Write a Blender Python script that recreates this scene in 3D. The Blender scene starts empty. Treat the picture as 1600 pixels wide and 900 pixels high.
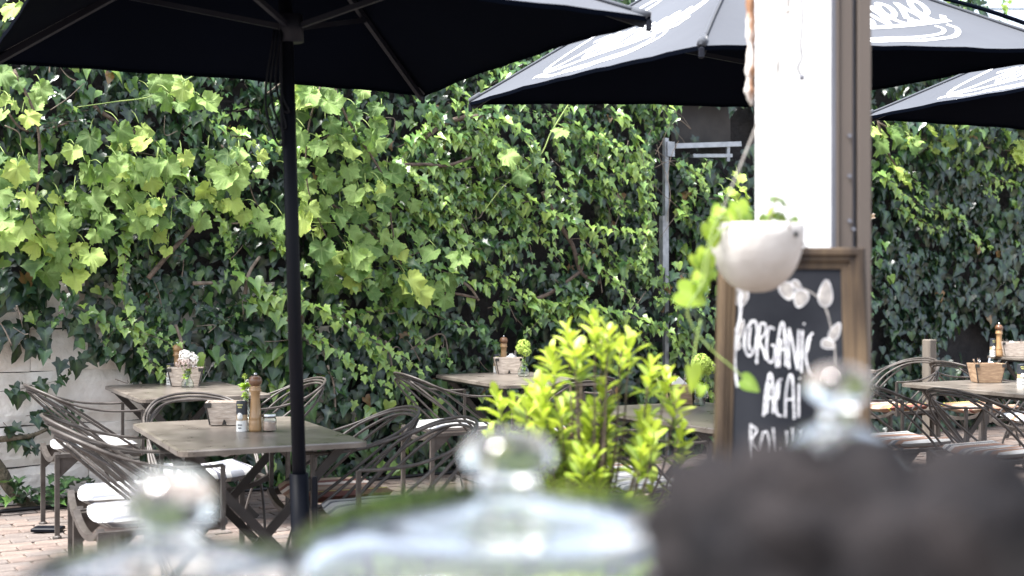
import bpy, math, random
import numpy as np
from mathutils import Vector, Matrix, noise as mn

R = math.radians
rnd = random.Random(7)
scene = bpy.context.scene
col = scene.collection

# ------------------------------------------------------------------ camera
F = 2000.0          # focal length in photograph pixels (1600 wide)
H = 1.35            # eye height
cam_data = bpy.data.cameras.new('camera')
cam_data.sensor_width = 36.0
cam_data.lens = F / 1600.0 * 36.0
cam_data.clip_start = 0.05
cam_data.clip_end = 500
cam_data.dof.use_dof = True
cam_data.dof.focus_distance = 7.0
cam_data.dof.aperture_fstop = 2.6
cam = bpy.data.objects.new('camera', cam_data)
col.objects.link(cam)
cam.location = (0, 0, H)
cam.rotation_euler = (R(90), 0, 0)
scene.camera = cam

# ------------------------------------------------------------------ light
TO_SUN = Vector((-0.40, -0.22, 1.0)).normalized()
world = bpy.data.worlds.new('World')
scene.world = world
world.use_nodes = True
wn = world.node_tree
for n in list(wn.nodes):
    wn.nodes.remove(n)
sky = wn.nodes.new('ShaderNodeTexSky')
sky.sky_type = 'NISHITA'
sky.sun_disc = False
sky.sun_elevation = math.asin(TO_SUN.z)
sky.sun_rotation = math.atan2(TO_SUN.x, TO_SUN.y)
sky.dust_density = 3.0
hsv = wn.nodes.new('ShaderNodeHueSaturation')
hsv.inputs['Saturation'].default_value = 0.55
bg = wn.nodes.new('ShaderNodeBackground')
bg.inputs['Strength'].default_value = 0.15
wo = wn.nodes.new('ShaderNodeOutputWorld')
wn.links.new(sky.outputs[0], hsv.inputs['Color'])
wn.links.new(hsv.outputs[0], bg.inputs[0])
wn.links.new(bg.outputs[0], wo.inputs[0])

sun_data = bpy.data.lights.new('sun', 'SUN')
sun_data.energy = 4.2
sun_data.angle = R(18)
sun_data.color = (1.0, 0.985, 0.965)
sun = bpy.data.objects.new('sun', sun_data)
col.objects.link(sun)
sun.rotation_euler = (-TO_SUN).to_track_quat('-Z', 'Y').to_euler()
sun.location = (-3, -3, 8)

vs = scene.view_settings
vs.view_transform = 'Standard'
vs.look = 'None'
vs.exposure = 1.75
vs.gamma = 1.0
vs.use_curve_mapping = False
scene.cycles.use_denoising = True
scene.cycles.max_bounces = 12
scene.cycles.transmission_bounces = 12
scene.cycles.transparent_max_bounces = 8
scene.cycles.diffuse_bounces = 4
scene.cycles.caustics_refractive = True
scene.cycles.sample_clamp_indirect = 8.0

# ------------------------------------------------------------------ helpers
def P(x, y, Y):
    """photograph pixel at depth Y -> world point"""
    return Vector(((x - 800) / F * Y, Y, H - (y - 450) / F * Y))

def cr(pts, n=6, closed=False):
    """Catmull-Rom through pts"""
    pts = [Vector(p) for p in pts]
    out = []
    m = len(pts)
    segs = m if closed else m - 1
    for i in range(segs):
        if closed:
            p0, p1, p2, p3 = pts[(i - 1) % m], pts[i], pts[(i + 1) % m], pts[(i + 2) % m]
        else:
            p1, p2 = pts[i], pts[i + 1]
            p0 = pts[i - 1] if i > 0 else p1 * 2 - p2
            p3 = pts[i + 2] if i + 2 < m else p2 * 2 - p1
        for k in range(n):
            t = k / n
            out.append(0.5 * ((2 * p1) + (p2 - p0) * t + (2 * p0 - 5 * p1 + 4 * p2 - p3) * t * t + (3 * p1 - p0 - 3 * p2 + p3) * t ** 3))
    if not closed:
        out.append(pts[-1])
    return out

class MB:
    def __init__(s):
        s.v = []; s.f = []; s.m = []
    def add(s, vs_, fs, mi=0):
        b = len(s.v)
        s.v += [tuple(v) for v in vs_]
        s.f += [tuple(b + i for i in f) for f in fs]
        s.m += [mi] * len(fs)
        return s
    def box(s, c, d, rot=None, mi=0, bev=0.0, taper=(1, 1)):
        x, y, z = d[0] / 2, d[1] / 2, d[2] / 2
        if bev <= 0:
            vv = [Vector((sx * x * (taper[0] if sz < 0 else 1), sy * y * (taper[1] if sz < 0 else 1), sz * z)) for sz in (-1, 1) for sx, sy in ((-1, -1), (1, -1), (1, 1), (-1, 1))]
            ff = [(3, 2, 1, 0), (4, 5, 6, 7), (0, 1, 5, 4), (1, 2, 6, 5), (2, 3, 7, 6), (3, 0, 4, 7)]
        else:
            rings = []
            vv = []
            for z_, ins in ((-z, bev), (-z + bev, 0), (z - bev, 0), (z, bev)):
                tx, ty = (taper if z_ < 0 else (1, 1))
                xx, yy = (x * tx - ins), (y * ty - ins)
                b2 = min(bev, xx * .5, yy * .5)
                for px, py in ((-xx + b2, -yy), (xx - b2, -yy), (xx, -yy + b2), (xx, yy - b2), (xx - b2, yy), (-xx + b2, yy), (-xx, yy - b2), (-xx, -yy + b2)):
                    vv.append(Vector((px, py, z_)))
            ff = [tuple(reversed(range(8))), tuple(range(24, 32))]
            for k in range(3):
                for i in range(8):
                    j = (i + 1) % 8
                    ff.append((k * 8 + i, k * 8 + j, k * 8 + 8 + j, k * 8 + 8 + i))
        c = Vector(c)
        if rot is not None:
            vv = [rot @ v for v in vv]
        return s.add([v + c for v in vv], ff, mi)
    def bar(s, a, b, w, d, up=(0, 0, 1), mi=0):
        """box from a to b with section w x d"""
        a, b = Vector(a), Vector(b)
        z = (b - a).normalized()
        u = Vector(up)
        if abs(z.dot(u)) > .98:
            u = Vector((0, 1, 0))
        x = u.cross(z).normalized()
        y = z.cross(x)
        m = Matrix((x, y, z)).transposed()
        return s.box((a + b) / 2, (w, d, (b - a).length), m, mi)
    def tube(s, path, r, sides=6, mi=0, closed=False, r2=None):
        path = [Vector(p) for p in path]
        n = len(path)
        rr = r if callable(r) else (lambda t: r + ((r2 if r2 is not None else r) - r) * t)
        tang = []
        for i in range(n):
            if closed:
                t = path[(i + 1) % n] - path[i - 1]
            else:
                t = path[min(i + 1, n - 1)] - path[max(i - 1, 0)]
            tang.append(t.normalized() if t.length > 1e-9 else Vector((0, 0, 1)))
        u = tang[0].orthogonal().normalized()
        vv = []
        for i in range(n):
            t = tang[i]
            u = (u - t * u.dot(t))
            u = u.normalized() if u.length > 1e-6 else t.orthogonal().normalized()
            w = t.cross(u)
            ra = rr(i / max(1, n - 1))
            for k in range(sides):
                a = 2 * math.pi * k / sides
                vv.append(path[i] + (u * math.cos(a) + w * math.sin(a)) * ra)
        ff = []
        for i in range(n if closed else n - 1):
            j = (i + 1) % n
            for k in range(sides):
                l = (k + 1) % sides
                ff.append((i * sides + k, i * sides + l, j * sides + l, j * sides + k))
        if not closed:
            ff.append(tuple(reversed(range(sides))))
            ff.append(tuple((n - 1) * sides + k for k in range(sides)))
        return s.add(vv, ff, mi)
    def lathe(s, prof, seg=24, c=(0, 0, 0), mi=0, rmod=None):
        c = Vector(c)
        vv = []; ff = []
        idx = []
        for (r, z) in prof:
            if r < 1e-6:
                idx.append([len(vv)]); vv.append(c + Vector((0, 0, z)))
            else:
                row = []
                for k in range(seg):
                    a = 2 * math.pi * k / seg
                    q = r * (rmod(a, z) if rmod else 1)
                    row.append(len(vv)); vv.append(c + Vector((q * math.cos(a), q * math.sin(a), z)))
                idx.append(row)
        for i in range(len(idx) - 1):
            A, B = idx[i], idx[i + 1]
            if len(A) == 1 and len(B) == 1:
                continue
            for k in range(seg):
                l = (k + 1) % seg
                if len(A) == 1:
                    ff.append((A[0], B[l], B[k]))
                elif len(B) == 1:
                    ff.append((A[k], A[l], B[0]))
                else:
                    ff.append((A[k], A[l], B[l], B[k]))
        return s.add(vv, ff, mi)
    def prism(s, outline, z0, z1, mi=0):
        n = len(outline)
        vv = [Vector((x, y, z0)) for x, y in outline] + [Vector((x, y, z1)) for x, y in outline]
        ff = [tuple(reversed(range(n))), tuple(range(n, 2 * n))]
        for i in range(n):
            j = (i + 1) % n
            ff.append((i, j, n + j, n + i))
        return s.add(vv, ff, mi)
    def mesh(s, name, smooth=False):
        me = bpy.data.meshes.new(name)
        me.from_pydata(s.v, [], s.f)
        if any(s.m):
            me.polygons.foreach_set('material_index', s.m)
        if smooth:
            me.polygons.foreach_set('use_smooth', [True] * len(s.f))
        me.update()
        return me
    def build(s, name, mats, parent=None, smooth=False, loc=None, kind=None):
        me = s.mesh(name, smooth)
        return put(name, me, mats, parent, loc, kind)

def put(name, me, mats, parent=None, loc=None, kind=None):
    if not isinstance(mats, (list, tuple)):
        mats = [mats]
    if len(me.materials) == 0:
        for m in mats:
            me.materials.append(m)
    o = bpy.data.objects.new(name, me)
    col.objects.link(o)
    if parent is not None:
        o.parent = parent
    if loc is not None:
        o.location = loc
    if kind:
        o['kind'] = kind
    return o

def tag(o, label=None, cat=None, group=None, kind=None):
    if label: o['label'] = label
    if cat: o['category'] = cat
    if group: o['group'] = group
    if kind: o['kind'] = kind
    return o

def empty(name, loc=(0, 0, 0), rz=0.0, label=None, cat=None, group=None):
    o = bpy.data.objects.new(name, None)
    o.empty_display_size = 0.1
    col.objects.link(o)
    o.location = loc
    o.rotation_euler = (0, 0, rz)
    return tag(o, label, cat, group)

def copy_tree(o, parent=None):
    c = o.copy()
    col.objects.link(c)
    c.parent = parent
    for ch in list(o.children):
        copy_tree(ch, c)
    return c

# ------------------------------------------------------------------ materials
def nodes_of(name):
    m = bpy.data.materials.new(name)
    m.use_nodes = True
    nt = m.node_tree
    b = nt.nodes['Principled BSDF']
    return m, nt, b

def ramp(nt, stops, interp='LINEAR'):
    r = nt.nodes.new('ShaderNodeValToRGB')
    r.color_ramp.interpolation = interp
    e = r.color_ramp.elements
    while len(e) < len(stops):
        e.new(0.5)
    for el, (p, c) in zip(e, stops):
        el.position = p
        el.color = (c[0], c[1], c[2], 1)
    return r

def mat(name, c1, c2=None, rough=.5, scale=6.0, detail=5, bump=0.0, bscale=40, metallic=0.0, spec=.5, stretch=(1, 1, 1), lo=.35, hi=.7, sheen=0, rvar=0, coat=0):
    m, nt, b = nodes_of(name)
    tc = nt.nodes.new('ShaderNodeTexCoord')
    mp = nt.nodes.new('ShaderNodeMapping')
    mp.inputs['Scale'].default_value = stretch
    nt.links.new(tc.outputs['Object'], mp.inputs[0])
    if c2 is None:
        c2 = tuple(x * .72 for x in c1)
    nz = nt.nodes.new('ShaderNodeTexNoise')
    nz.inputs['Scale'].default_value = scale
    nz.inputs['Detail'].default_value = detail
    nt.links.new(mp.outputs[0], nz.inputs['Vector'])
    rp = ramp(nt, [(lo, c2), (hi, c1)])
    nt.links.new(nz.outputs[0], rp.inputs[0])
    nt.links.new(rp.outputs[0], b.inputs['Base Color'])
    b.inputs['Roughness'].default_value = rough
    b.inputs['Metallic'].default_value = metallic
    b.inputs['Specular IOR Level'].default_value = spec
    if rvar:
        mr = nt.nodes.new('ShaderNodeMapRange')
        mr.inputs[3].default_value = max(0, rough - rvar)
        mr.inputs[4].default_value = rough + rvar
        nt.links.new(nz.outputs[0], mr.inputs[0])
        nt.links.new(mr.outputs[0], b.inputs['Roughness'])
    if sheen:
        b.inputs['Sheen Weight'].default_value = sheen
        b.inputs['Sheen Roughness'].default_value = .4
    if coat:
        b.inputs['Coat Weight'].default_value = coat
    if bump:
        n2 = nt.nodes.new('ShaderNodeTexNoise')
        n2.inputs['Scale'].default_value = bscale
        n2.inputs['Detail'].default_value = 4
        nt.links.new(mp.outputs[0], n2.inputs['Vector'])
        bp = nt.nodes.new('ShaderNodeBump')
        bp.inputs['Strength'].default_value = bump
        bp.inputs['Distance'].default_value = .02
        nt.links.new(n2.outputs[0], bp.inputs['Height'])
        nt.links.new(bp.outputs[0], b.inputs['Normal'])
    return m

def leaf_mat(name, stops, rough=.42, trans=.25, vein=(.35, .45, .2), veinmix=.35, tcol=(.35, .5, .05), spec=.5, patch=.25, bump=.0):
    m, nt, b = nodes_of(name)
    at = nt.nodes.new('ShaderNodeAttribute'); at.attribute_name = 'tint'
    av = nt.nodes.new('ShaderNodeAttribute'); av.attribute_name = 'vein'
    tc = nt.nodes.new('ShaderNodeTexCoord')
    nz = nt.nodes.new('ShaderNodeTexNoise'); nz.inputs['Scale'].default_value = 22; nz.inputs['Detail'].default_value = 3
    nt.links.new(tc.outputs['Object'], nz.inputs['Vector'])
    ma = nt.nodes.new('ShaderNodeMath'); ma.operation = 'MULTIPLY_ADD'
    ma.inputs[1].default_value = patch
    nt.links.new(nz.outputs[0], ma.inputs[0])
    sb = nt.nodes.new('ShaderNodeMath'); sb.operation = 'SUBTRACT'; sb.inputs[1].default_value = patch * .5
    nt.links.new(at.outputs['Fac'], sb.inputs[0])
    nt.links.new(sb.outputs[0], ma.inputs[2])
    rp = ramp(nt, stops)
    nt.links.new(ma.outputs[0], rp.inputs[0])
    mx = nt.nodes.new('ShaderNodeMix'); mx.data_type = 'RGBA'
    vm = nt.nodes.new('ShaderNodeMath'); vm.operation = 'POWER'; vm.inputs[1].default_value = 3.0
    nt.links.new(av.outputs['Fac'], vm.inputs[0])
    vm2 = nt.nodes.new('ShaderNodeMath'); vm2.operation = 'MULTIPLY'; vm2.inputs[1].default_value = veinmix
    nt.links.new(vm.outputs[0], vm2.inputs[0])
    nt.links.new(vm2.outputs[0], mx.inputs['Factor'])
    nt.links.new(rp.outputs[0], mx.inputs['A'])
    mx.inputs['B'].default_value = (*vein, 1)
    nt.links.new(mx.outputs['Result'], b.inputs['Base Color'])
    b.inputs['Roughness'].default_value = rough
    b.inputs['Specular IOR Level'].default_value = spec
    if bump:
        n2 = nt.nodes.new('ShaderNodeTexVoronoi'); n2.inputs['Scale'].default_value = 60
        nt.links.new(tc.outputs['Object'], n2.inputs['Vector'])
        bp = nt.nodes.new('ShaderNodeBump'); bp.inputs['Strength'].default_value = bump; bp.inputs['Distance'].default_value = .01
        nt.links.new(n2.outputs[0], bp.inputs['Height'])
        nt.links.new(bp.outputs[0], b.inputs['Normal'])
    tr = nt.nodes.new('ShaderNodeBsdfTranslucent')
    tm = nt.nodes.new('ShaderNodeMix'); tm.data_type = 'RGBA'; tm.inputs['Factor'].default_value = .5
    nt.links.new(mx.outputs['Result'], tm.inputs['A']); tm.inputs['B'].default_value = (*tcol, 1)
    nt.links.new(tm.outputs['Result'], tr.inputs['Color'])
    ms = nt.nodes.new('ShaderNodeMixShader'); ms.inputs[0].default_value = trans
    nt.links.new(b.outputs[0], ms.inputs[1]); nt.links.new(tr.outputs[0], ms.inputs[2])
    nt.links.new(ms.outputs[0], nt.nodes['Material Output'].inputs[0])
    return m

def glass_mat(name, tint=(1, 1, 1), rough=0.0, ior=1.47):
    m, nt, b = nodes_of(name)
    b.inputs['Base Color'].default_value = (*tint, 1)
    b.inputs['Transmission Weight'].default_value = 1
    b.inputs['Roughness'].default_value = rough
    b.inputs['IOR'].default_value = ior
    return m

def stripe_mat(name, stops, width=.44):
    m, nt, b = nodes_of(name)
    tc = nt.nodes.new('ShaderNodeTexCoord')
    sx = nt.nodes.new('ShaderNodeSeparateXYZ')
    nt.links.new(tc.outputs['Object'], sx.inputs[0])
    mr = nt.nodes.new('ShaderNodeMapRange')
    mr.inputs[1].default_value = -width / 2; mr.inputs[2].default_value = width / 2
    nt.links.new(sx.outputs['X'], mr.inputs[0])
    rp = ramp(nt, stops, 'CONSTANT')
    nt.links.new(mr.outputs[0], rp.inputs[0])
    nz = nt.nodes.new('ShaderNodeTexNoise'); nz.inputs['Scale'].default_value = 14
    nt.links.new(tc.outputs['Object'], nz.inputs['Vector'])
    rp2 = ramp(nt, [(.3, (.78, .76, .74)), (.65, (1, 1, 1))])
    nt.links.new(nz.outputs[0], rp2.inputs[0])
    mx = nt.nodes.new('ShaderNodeMix'); mx.data_type = 'RGBA'; mx.blend_type = 'MULTIPLY'; mx.inputs['Factor'].default_value = 1
    nt.links.new(rp.outputs[0], mx.inputs['A']); nt.links.new(rp2.outputs[0], mx.inputs['B'])
    nt.links.new(mx.outputs['Result'], b.inputs['Base Color'])
    b.inputs['Roughness'].default_value = .85
    wv = nt.nodes.new('ShaderNodeTexNoise'); wv.inputs['Scale'].default_value = 9
    nt.links.new(tc.outputs['Object'], wv.inputs['Vector'])
    bp = nt.nodes.new('ShaderNodeBump'); bp.inputs['Strength'].default_value = .35; bp.inputs['Distance'].default_value = .03
    nt.links.new(wv.outputs[0], bp.inputs['Height']); nt.links.new(bp.outputs[0], b.inputs['Normal'])
    return m

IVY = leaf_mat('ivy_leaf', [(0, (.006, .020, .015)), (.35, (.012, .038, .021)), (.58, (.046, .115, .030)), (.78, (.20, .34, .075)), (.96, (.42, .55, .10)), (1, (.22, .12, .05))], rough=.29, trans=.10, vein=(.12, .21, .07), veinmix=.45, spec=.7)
GRAPE = leaf_mat('grape_leaf', [(0, (.025, .065, .018)), (.35, (.10, .19, .04)), (.7, (.29, .43, .12)), (1, (.50, .62, .14))], rough=.55, trans=.3, vein=(.36, .45, .16), veinmix=.4, tcol=(.26, .5, .05), spec=.5, patch=.3, bump=.35)
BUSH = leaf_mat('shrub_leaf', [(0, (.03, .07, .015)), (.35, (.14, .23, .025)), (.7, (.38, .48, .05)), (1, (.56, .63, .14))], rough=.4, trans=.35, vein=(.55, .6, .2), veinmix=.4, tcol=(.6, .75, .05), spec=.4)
POTHOS = leaf_mat('trailing_leaf', [(0, (.05, .09, .03)), (.5, (.19, .32, .03)), (1, (.36, .49, .06))], rough=.35, trans=.35, vein=(.5, .6, .2), veinmix=.3, tcol=(.6, .8, .05))
WOODSTEM = mat('vine_bark', (.17, .125, .095), (.07, .05, .04), .85, 30, bump=.5, bscale=80)
DEADSTEM = mat('dry_stem', (.27, .22, .175), (.12, .095, .075), .8, 20)
GREENSTEM = mat('green_stem', (.30, .38, .10), (.16, .24, .06), .6, 20)
PLASTER = mat('whitewashed_block', (.82, .79, .74), (.60, .55, .49), .85, 5, bump=.6, bscale=22, lo=.3, hi=.6)
BRICKWALL = mat('old_brick', (.022, .020, .021), (.010, .010, .012), .9, 7, bump=.6, bscale=30)  # near black: shade between the leaves is put into the brick colour
MORTAR = mat('dark_mortar', (.05, .045, .04), (.02, .02, .02), .95, 12, bump=.4)
PAVER = [mat('paver_clay_%s' % n, a, b_, .85, 9, bump=.35, bscale=60) for n, a, b_ in (('rose', (.185, .140, .118), (.125, .094, .08)), ('tan', (.21, .165, .14), (.15, .115, .096)), ('grey', (.17, .142, .126), (.115, .095, .085)))]
SAND = mat('joint_sand', (.20, .155, .12), (.11, .085, .07), .95, 25, bump=.3, bscale=90)
METAL = mat('taupe_metal', (.095, .083, .075), (.045, .038, .034), .45, 14, metallic=.1, rvar=.12, spec=.35)
TABLEMET = mat('table_paint', (.215, .188, .162), (.125, .106, .09), .30, 9, metallic=.1, rvar=.08, bump=.08, bscale=8)
TABLELEG = mat('table_leg_paint', (.05, .043, .04), (.03, .026, .024), .45, 9, metallic=.2)
DARKMET = mat('black_metal', (.004, .005, .009), (.003, .004, .007), .45, 8, spec=.12)
RIBMET = mat('rib_metal', (.012, .014, .021), (.009, .010, .016), .5, 8, spec=.15)
CANTOP = mat('canopy_top_cloth', (.066, .073, .088), (.048, .053, .065), .75, 1.2, bump=.12, bscale=3.5, sheen=.25, spec=.3)
CANUND = mat('canopy_dark_cloth', (.0018, .0030, .0070), (.0014, .0024, .0055), .95, 2, spec=.02)  # canopy underside, hem and fold, much darker than the top face
GALV = mat('galvanised_steel', (.44, .465, .50), (.28, .30, .33), .45, 14, metallic=.6)
POSTWOOD = mat('weathered_post', (.20, .17, .14), (.10, .085, .07), .85, 10, stretch=(1, 1, .1), bump=.3)
WHITEPAINT = mat('white_paint', (.84, .84, .84), (.70, .70, .70), .55, 4, lo=.2, hi=.5, bump=.1, bscale=18)
SEAL = mat('grey_gasket', (.13, .135, .16), (.10, .105, .125), .5, 5)
ALU = mat('taupe_aluminium', (.105, .087, .075), (.075, .062, .054), .5, 3, spec=.25, stretch=(1, 1, .2))
FRAMEWOOD = mat('brown_frame_wood', (.12, .083, .050), (.022, .015, .011), .6, 14, stretch=(1, 1, .12), rvar=.1, spec=.2)
BOARD = mat('blackboard', (.030, .032, .038), (.008, .009, .012), .95, 4, lo=.3, hi=.75, spec=.08)
CHALK = mat('chalk', (.72, .72, .73), (.34, .34, .36), .95, 60)
CHALKDIM = mat('chalk_tan', (.30, .28, .26), (.17, .16, .155), .95, 60)
POTWHITE = mat('white_ceramic', (.58, .56, .535), (.36, .33, .30), .6, 7, bump=.15, bscale=30)
STRING = mat('string', (.52, .50, .46), (.36, .33, .30), .9, 60)
SOIL = mat('soil', (.05, .04, .03), (.02, .016, .012), .95, 40, bump=.6)
BASKWOOD = mat('washed_basket_wood', (.62, .54, .46), (.30, .23, .18), .85, 16, stretch=(1, 1, 5), bump=.35, bscale=50, lo=.3, hi=.62)
BASKTAN = mat('tan_basket_wood', (.50, .35, .22), (.26, .16, .10), .8, 16, stretch=(1, 1, 5), bump=.3, bscale=50)
IRON = mat('basket_bracket', (.03, .028, .026), None, .6, 20)
MILL = mat('turned_wood', (.46, .29, .14), (.30, .175, .08), .35, 10, stretch=(1, 1, .25), coat=.3)
MILLDARK = mat('dark_turned_wood', (.20, .10, .05), (.11, .05, .025), .35, 10, coat=.3)
STEEL = mat('bright_steel', (.62, .63, .65), (.5, .5, .52), .22, 10, metallic=1.0)
NAPKIN = mat('paper_napkin', (.84, .84, .84), (.74, .74, .75), .9, 12)
GLASS = glass_mat('clear_glass', (.97, .99, .98))
THINGLASS = glass_mat('vase_glass', (.93, .98, .95))
PINKSALT = mat('pink_salt', (.74, .52, .44), (.60, .40, .34), .8, 60)
LABELW = mat('white_label', (.80, .80, .76), (.72, .72, .68), .6, 20)
LABELK = mat('dark_label', (.035, .04, .05), None, .45, 20)
LABELY = mat('yellow_label', (.62, .60, .22), None, .5, 20)
TANCAP = mat('tan_label', (.55, .40, .24), None, .5, 20)
PETALW = mat('white_petal', (.80, .79, .76), (.66, .64, .60), .8, 60)
PETALP = mat('dusty_petal', (.52, .42, .38), (.38, .30, .27), .8, 60)
PETALG = mat('lime_petal', (.46, .58, .12), (.30, .42, .06), .7, 60)
CABLE = mat('black_cable', (.015, .015, .017), None, .5, 10)
RUSTWOOD = mat('peeling_wood', (.58, .55, .52), (.24, .12, .06), .8, 26, stretch=(1, 1, .35), lo=.42, hi=.55, bump=.5)
CAKE = mat('chocolate_crust', (.025, .021, .021), (.002, .002, .003), .8, 14, bump=.5, bscale=60, rvar=.15, spec=.12)
STONETOP = mat('counter_stone', (.70, .69, .67), (.60, .59, .57), .35, 8)
PANEL = mat('counter_panel', (.26, .22, .19), None, .6, 6)
TERRA = mat('dark_planter', (.10, .095, .09), (.06, .057, .055), .8, 8)
PLATE = mat('white_plate', (.82, .82, .81), None, .2, 4)
SLATE = mat('dark_board', (.055, .05, .047), (.03, .028, .028), .85, 5)
PRINTW = mat('white_print', (.86, .87, .88), (.82, .83, .85), .7, 30)

W = (.46, .46, .45); G1 = (.10, .11, .13); G2 = (.20, .21, .24); K = (.10, .10, .13); OR = (.27, .15, .10); RD = (.17, .06, .045); TN = (.34, .25, .18); YL = (.62, .58, .12); BR = (.24, .13, .08)
CUSH = {
    'white': stripe_mat('white_striped_cloth', [(0, W), (.10, G2), (.16, W), (.30, G1), (.33, W), (.36, G1), (.39, W), (.62, G2), (.68, W), (.80, G1), (.84, W), (.9, G2), (.94, W)]),
    'grey': stripe_mat('grey_striped_cloth', [(0, W), (.08, K), (.12, W), (.2, G2), (.34, W), (.4, K), (.43, W), (.46, K), (.49, W), (.64, BR), (.7, W), (.84, G1), (.92, W)]),
    'red': stripe_mat('orange_striped_cloth', [(0, RD), (.1, YL), (.13, OR), (.3, TN), (.5, OR), (.62, (.62, .55, .48)), (.72, RD), (.8, TN), (.92, OR)]),
    'multi': stripe_mat('brown_striped_cloth', [(0, BR), (.1, W), (.16, G1), (.2, W), (.26, OR), (.38, G2), (.44, W), (.5, K), (.53, W), (.58, OR), (.72, W), (.78, G1), (.84, BR), (.92, W)]),
}

# ------------------------------------------------------------------ frames of the courtyard
TH = R(31.25)                      # the wall runs away to the right
NRM = Vector((math.sin(TH), -math.cos(TH), 0))
AX = Vector((math.cos(TH), math.sin(TH), 0))
W0 = Vector((-2.94, 7.84, 0)) - NRM * 0.14
PH = R(26.3)                       # tables and parasols
U = Vector((math.cos(PH), math.sin(PH), 0))
V = Vector((-math.sin(PH), math.cos(PH), 0))

def wall_px(x, y, depth=0.0):
    """pixel -> (t, z) on the plane 'depth' in front of the wall"""
    d = Vector(((x - 800) / F, 1, -(y - 450) / F))
    o = Vector((0, 0, H))
    p0 = W0 + NRM * depth
    k = (p0 - o).dot(NRM) / d.dot(NRM)
    q = o + d * k
    return (q - W0).dot(AX), q.z

def to_px(p):
    return 800 + p.x / p.y * F, 450 + (H - p.z) / p.y * F

def wallpt(t, d, z):
    return W0 + AX * t + NRM * d + Vector((0, 0, z))

# ------------------------------------------------------------------ ground
mb = MB()
mb.add([(-60, -30, 0), (60, -30, 0), (60, 90, 0), (-60, 90, 0)], [(0, 1, 2, 3)])
ground = mb.build('ground', SAND, loc=(0, 0, -.012))
tag(ground, kind='structure')
pave = bpy.data.objects.new('patio_paving', None)
col.objects.link(pave)
pave.location = W0; pave.rotation_euler = (0, 0, TH)
tag(pave, kind='structure')
brick_meshes = []
for k in range(6):
    m = MB(); m.box((0, 0, -.028), (.192, .092, .056), bev=.006)
    me = m.mesh('brick'); me.materials.append(PAVER[k % 3]); brick_meshes.append(me)
cells = []
for j in range(1, 74):
    for i in range(-14, 66):
        t = i * .2 + (.1 if j % 2 else 0); d = j * .1 - .04
        w = wallpt(t, d, 0)
        if w.y < 1.35:
            continue
        px = to_px(w)
        vis = (-40 < px[0] < 700 and px[1] < 935) or (1480 < px[0] < 1640 and px[1] < 900)
        key = w.y if vis else 1000 + w.y
        cells.append((key, t, d))
cells.sort()
seen_cells = [c for c in cells if c[0] < 900]
rest = [c for c in cells if c[0] >= 900] + seen_cells[300:]
for k, (key, t, d) in enumerate(seen_cells[:300]):
    o = bpy.data.objects.new('brick', brick_meshes[rnd.randrange(6)])
    col.objects.link(o); o.parent = pave
    o.location = (t + rnd.uniform(-.003, .003), -d, rnd.uniform(-.004, .004))
    o.rotation_euler = (rnd.uniform(-.012, .012), rnd.uniform(-.012, .012), rnd.uniform(-.015, .015))
mb = MB()
for key, t, d in rest:
    z = rnd.uniform(-.004, .004)
    x0, x1, y0, y1 = t - .096, t + .096, -d - .046, -d + .046
    mi = rnd.randrange(3)
    mb.add([(x0, y0, z), (x1, y0, z), (x1, y1, z), (x0, y1, z), (x0, y0, z - .05), (x1, y0, z - .05), (x1, y1, z - .05), (x0, y1, z - .05)],
           [(0, 1, 2, 3), (4, 5, 1, 0), (5, 6, 2, 1), (6, 7, 3, 2), (7, 4, 0, 3)], mi)
mb.build('brick_field', PAVER, pave, kind='stuff')

# ------------------------------------------------------------------ garden wall
wall = empty('garden_wall', W0, TH, 'old courtyard wall, whitewashed blocks showing bare at its lower left corner under the ivy', 'wall')
mb = MB()
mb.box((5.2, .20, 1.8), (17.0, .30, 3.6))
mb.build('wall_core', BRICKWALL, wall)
mb = MB(); mb.box((5.2, .20, 3.64), (17.1, .40, .08), bev=.01); mb.build('coping', MORTAR, wall)
rows = [(0.0, .235), (.235, .255), (.49, .34), (.83, .26), (1.09, .3)]
for r_, (z0, hh) in enumerate(rows):
    x = -1.8 + (.35 if r_ % 2 else 0)
    while x < 1.5:
        L = rnd.uniform(1.0, 1.5)
        m = MB()
        nx, nz = 9, 5
        vv = []; ff = []
        g = .002
        for iz in range(nz + 1):
            for ix in range(nx + 1):
                fx, fz = ix / nx, iz / nz
                edge = min(fx * L, (1 - fx) * L, fz * hh, (1 - fz) * hh)
                wob = mn.noise(Vector(((x + fx * L) * 3, z0 * 3 + fz * hh * 3, r_))) * .012
                dep = .04 + wob - (.014 if edge < 1e-5 else 0)
                jx = mn.noise(Vector((x * 7 + fx * 6, fz * 5, 3.3))) * .010; jz = mn.noise(Vector((x * 7 + fx * 6, fz * 5, 9.3))) * .012
                vv.append((g + fx * (L - 2 * g) + (jx if 0 < ix < nx else 0), -dep, g + fz * (hh - 2 * g) + jz))
        q = nx + 1
        for iz in range(nz):
            for ix in range(nx):
                a = iz * q + ix
                ff.append((a, a + 1, a + q + 1, a + q))
        b0 = len(vv)
        rim = [(0, 0), (nx, 0), (nx, nz), (0, nz)]
        bot = list(range(0, q)); top = list(range(nz * q, nz * q + q)); lef = [k * q for k in range(nz + 1)]; rig = [k * q + nx for k in range(nz + 1)]
        for line, flip in ((bot, 1), (top, 0), (lef, 0), (rig, 1)):
            base = len(vv)
            vv += [(vv[i][0], .03, vv[i][2]) for i in line]
            for k in range(len(line) - 1):
                f = (line[k], line[k + 1], base + k + 1, base + k)
                ff.append(tuple(reversed(f)) if flip else f)
        m.add(vv, ff)
        o = m.build('block', PLASTER, wall, smooth=False, loc=(x, .05, z0))
        x += L

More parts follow.
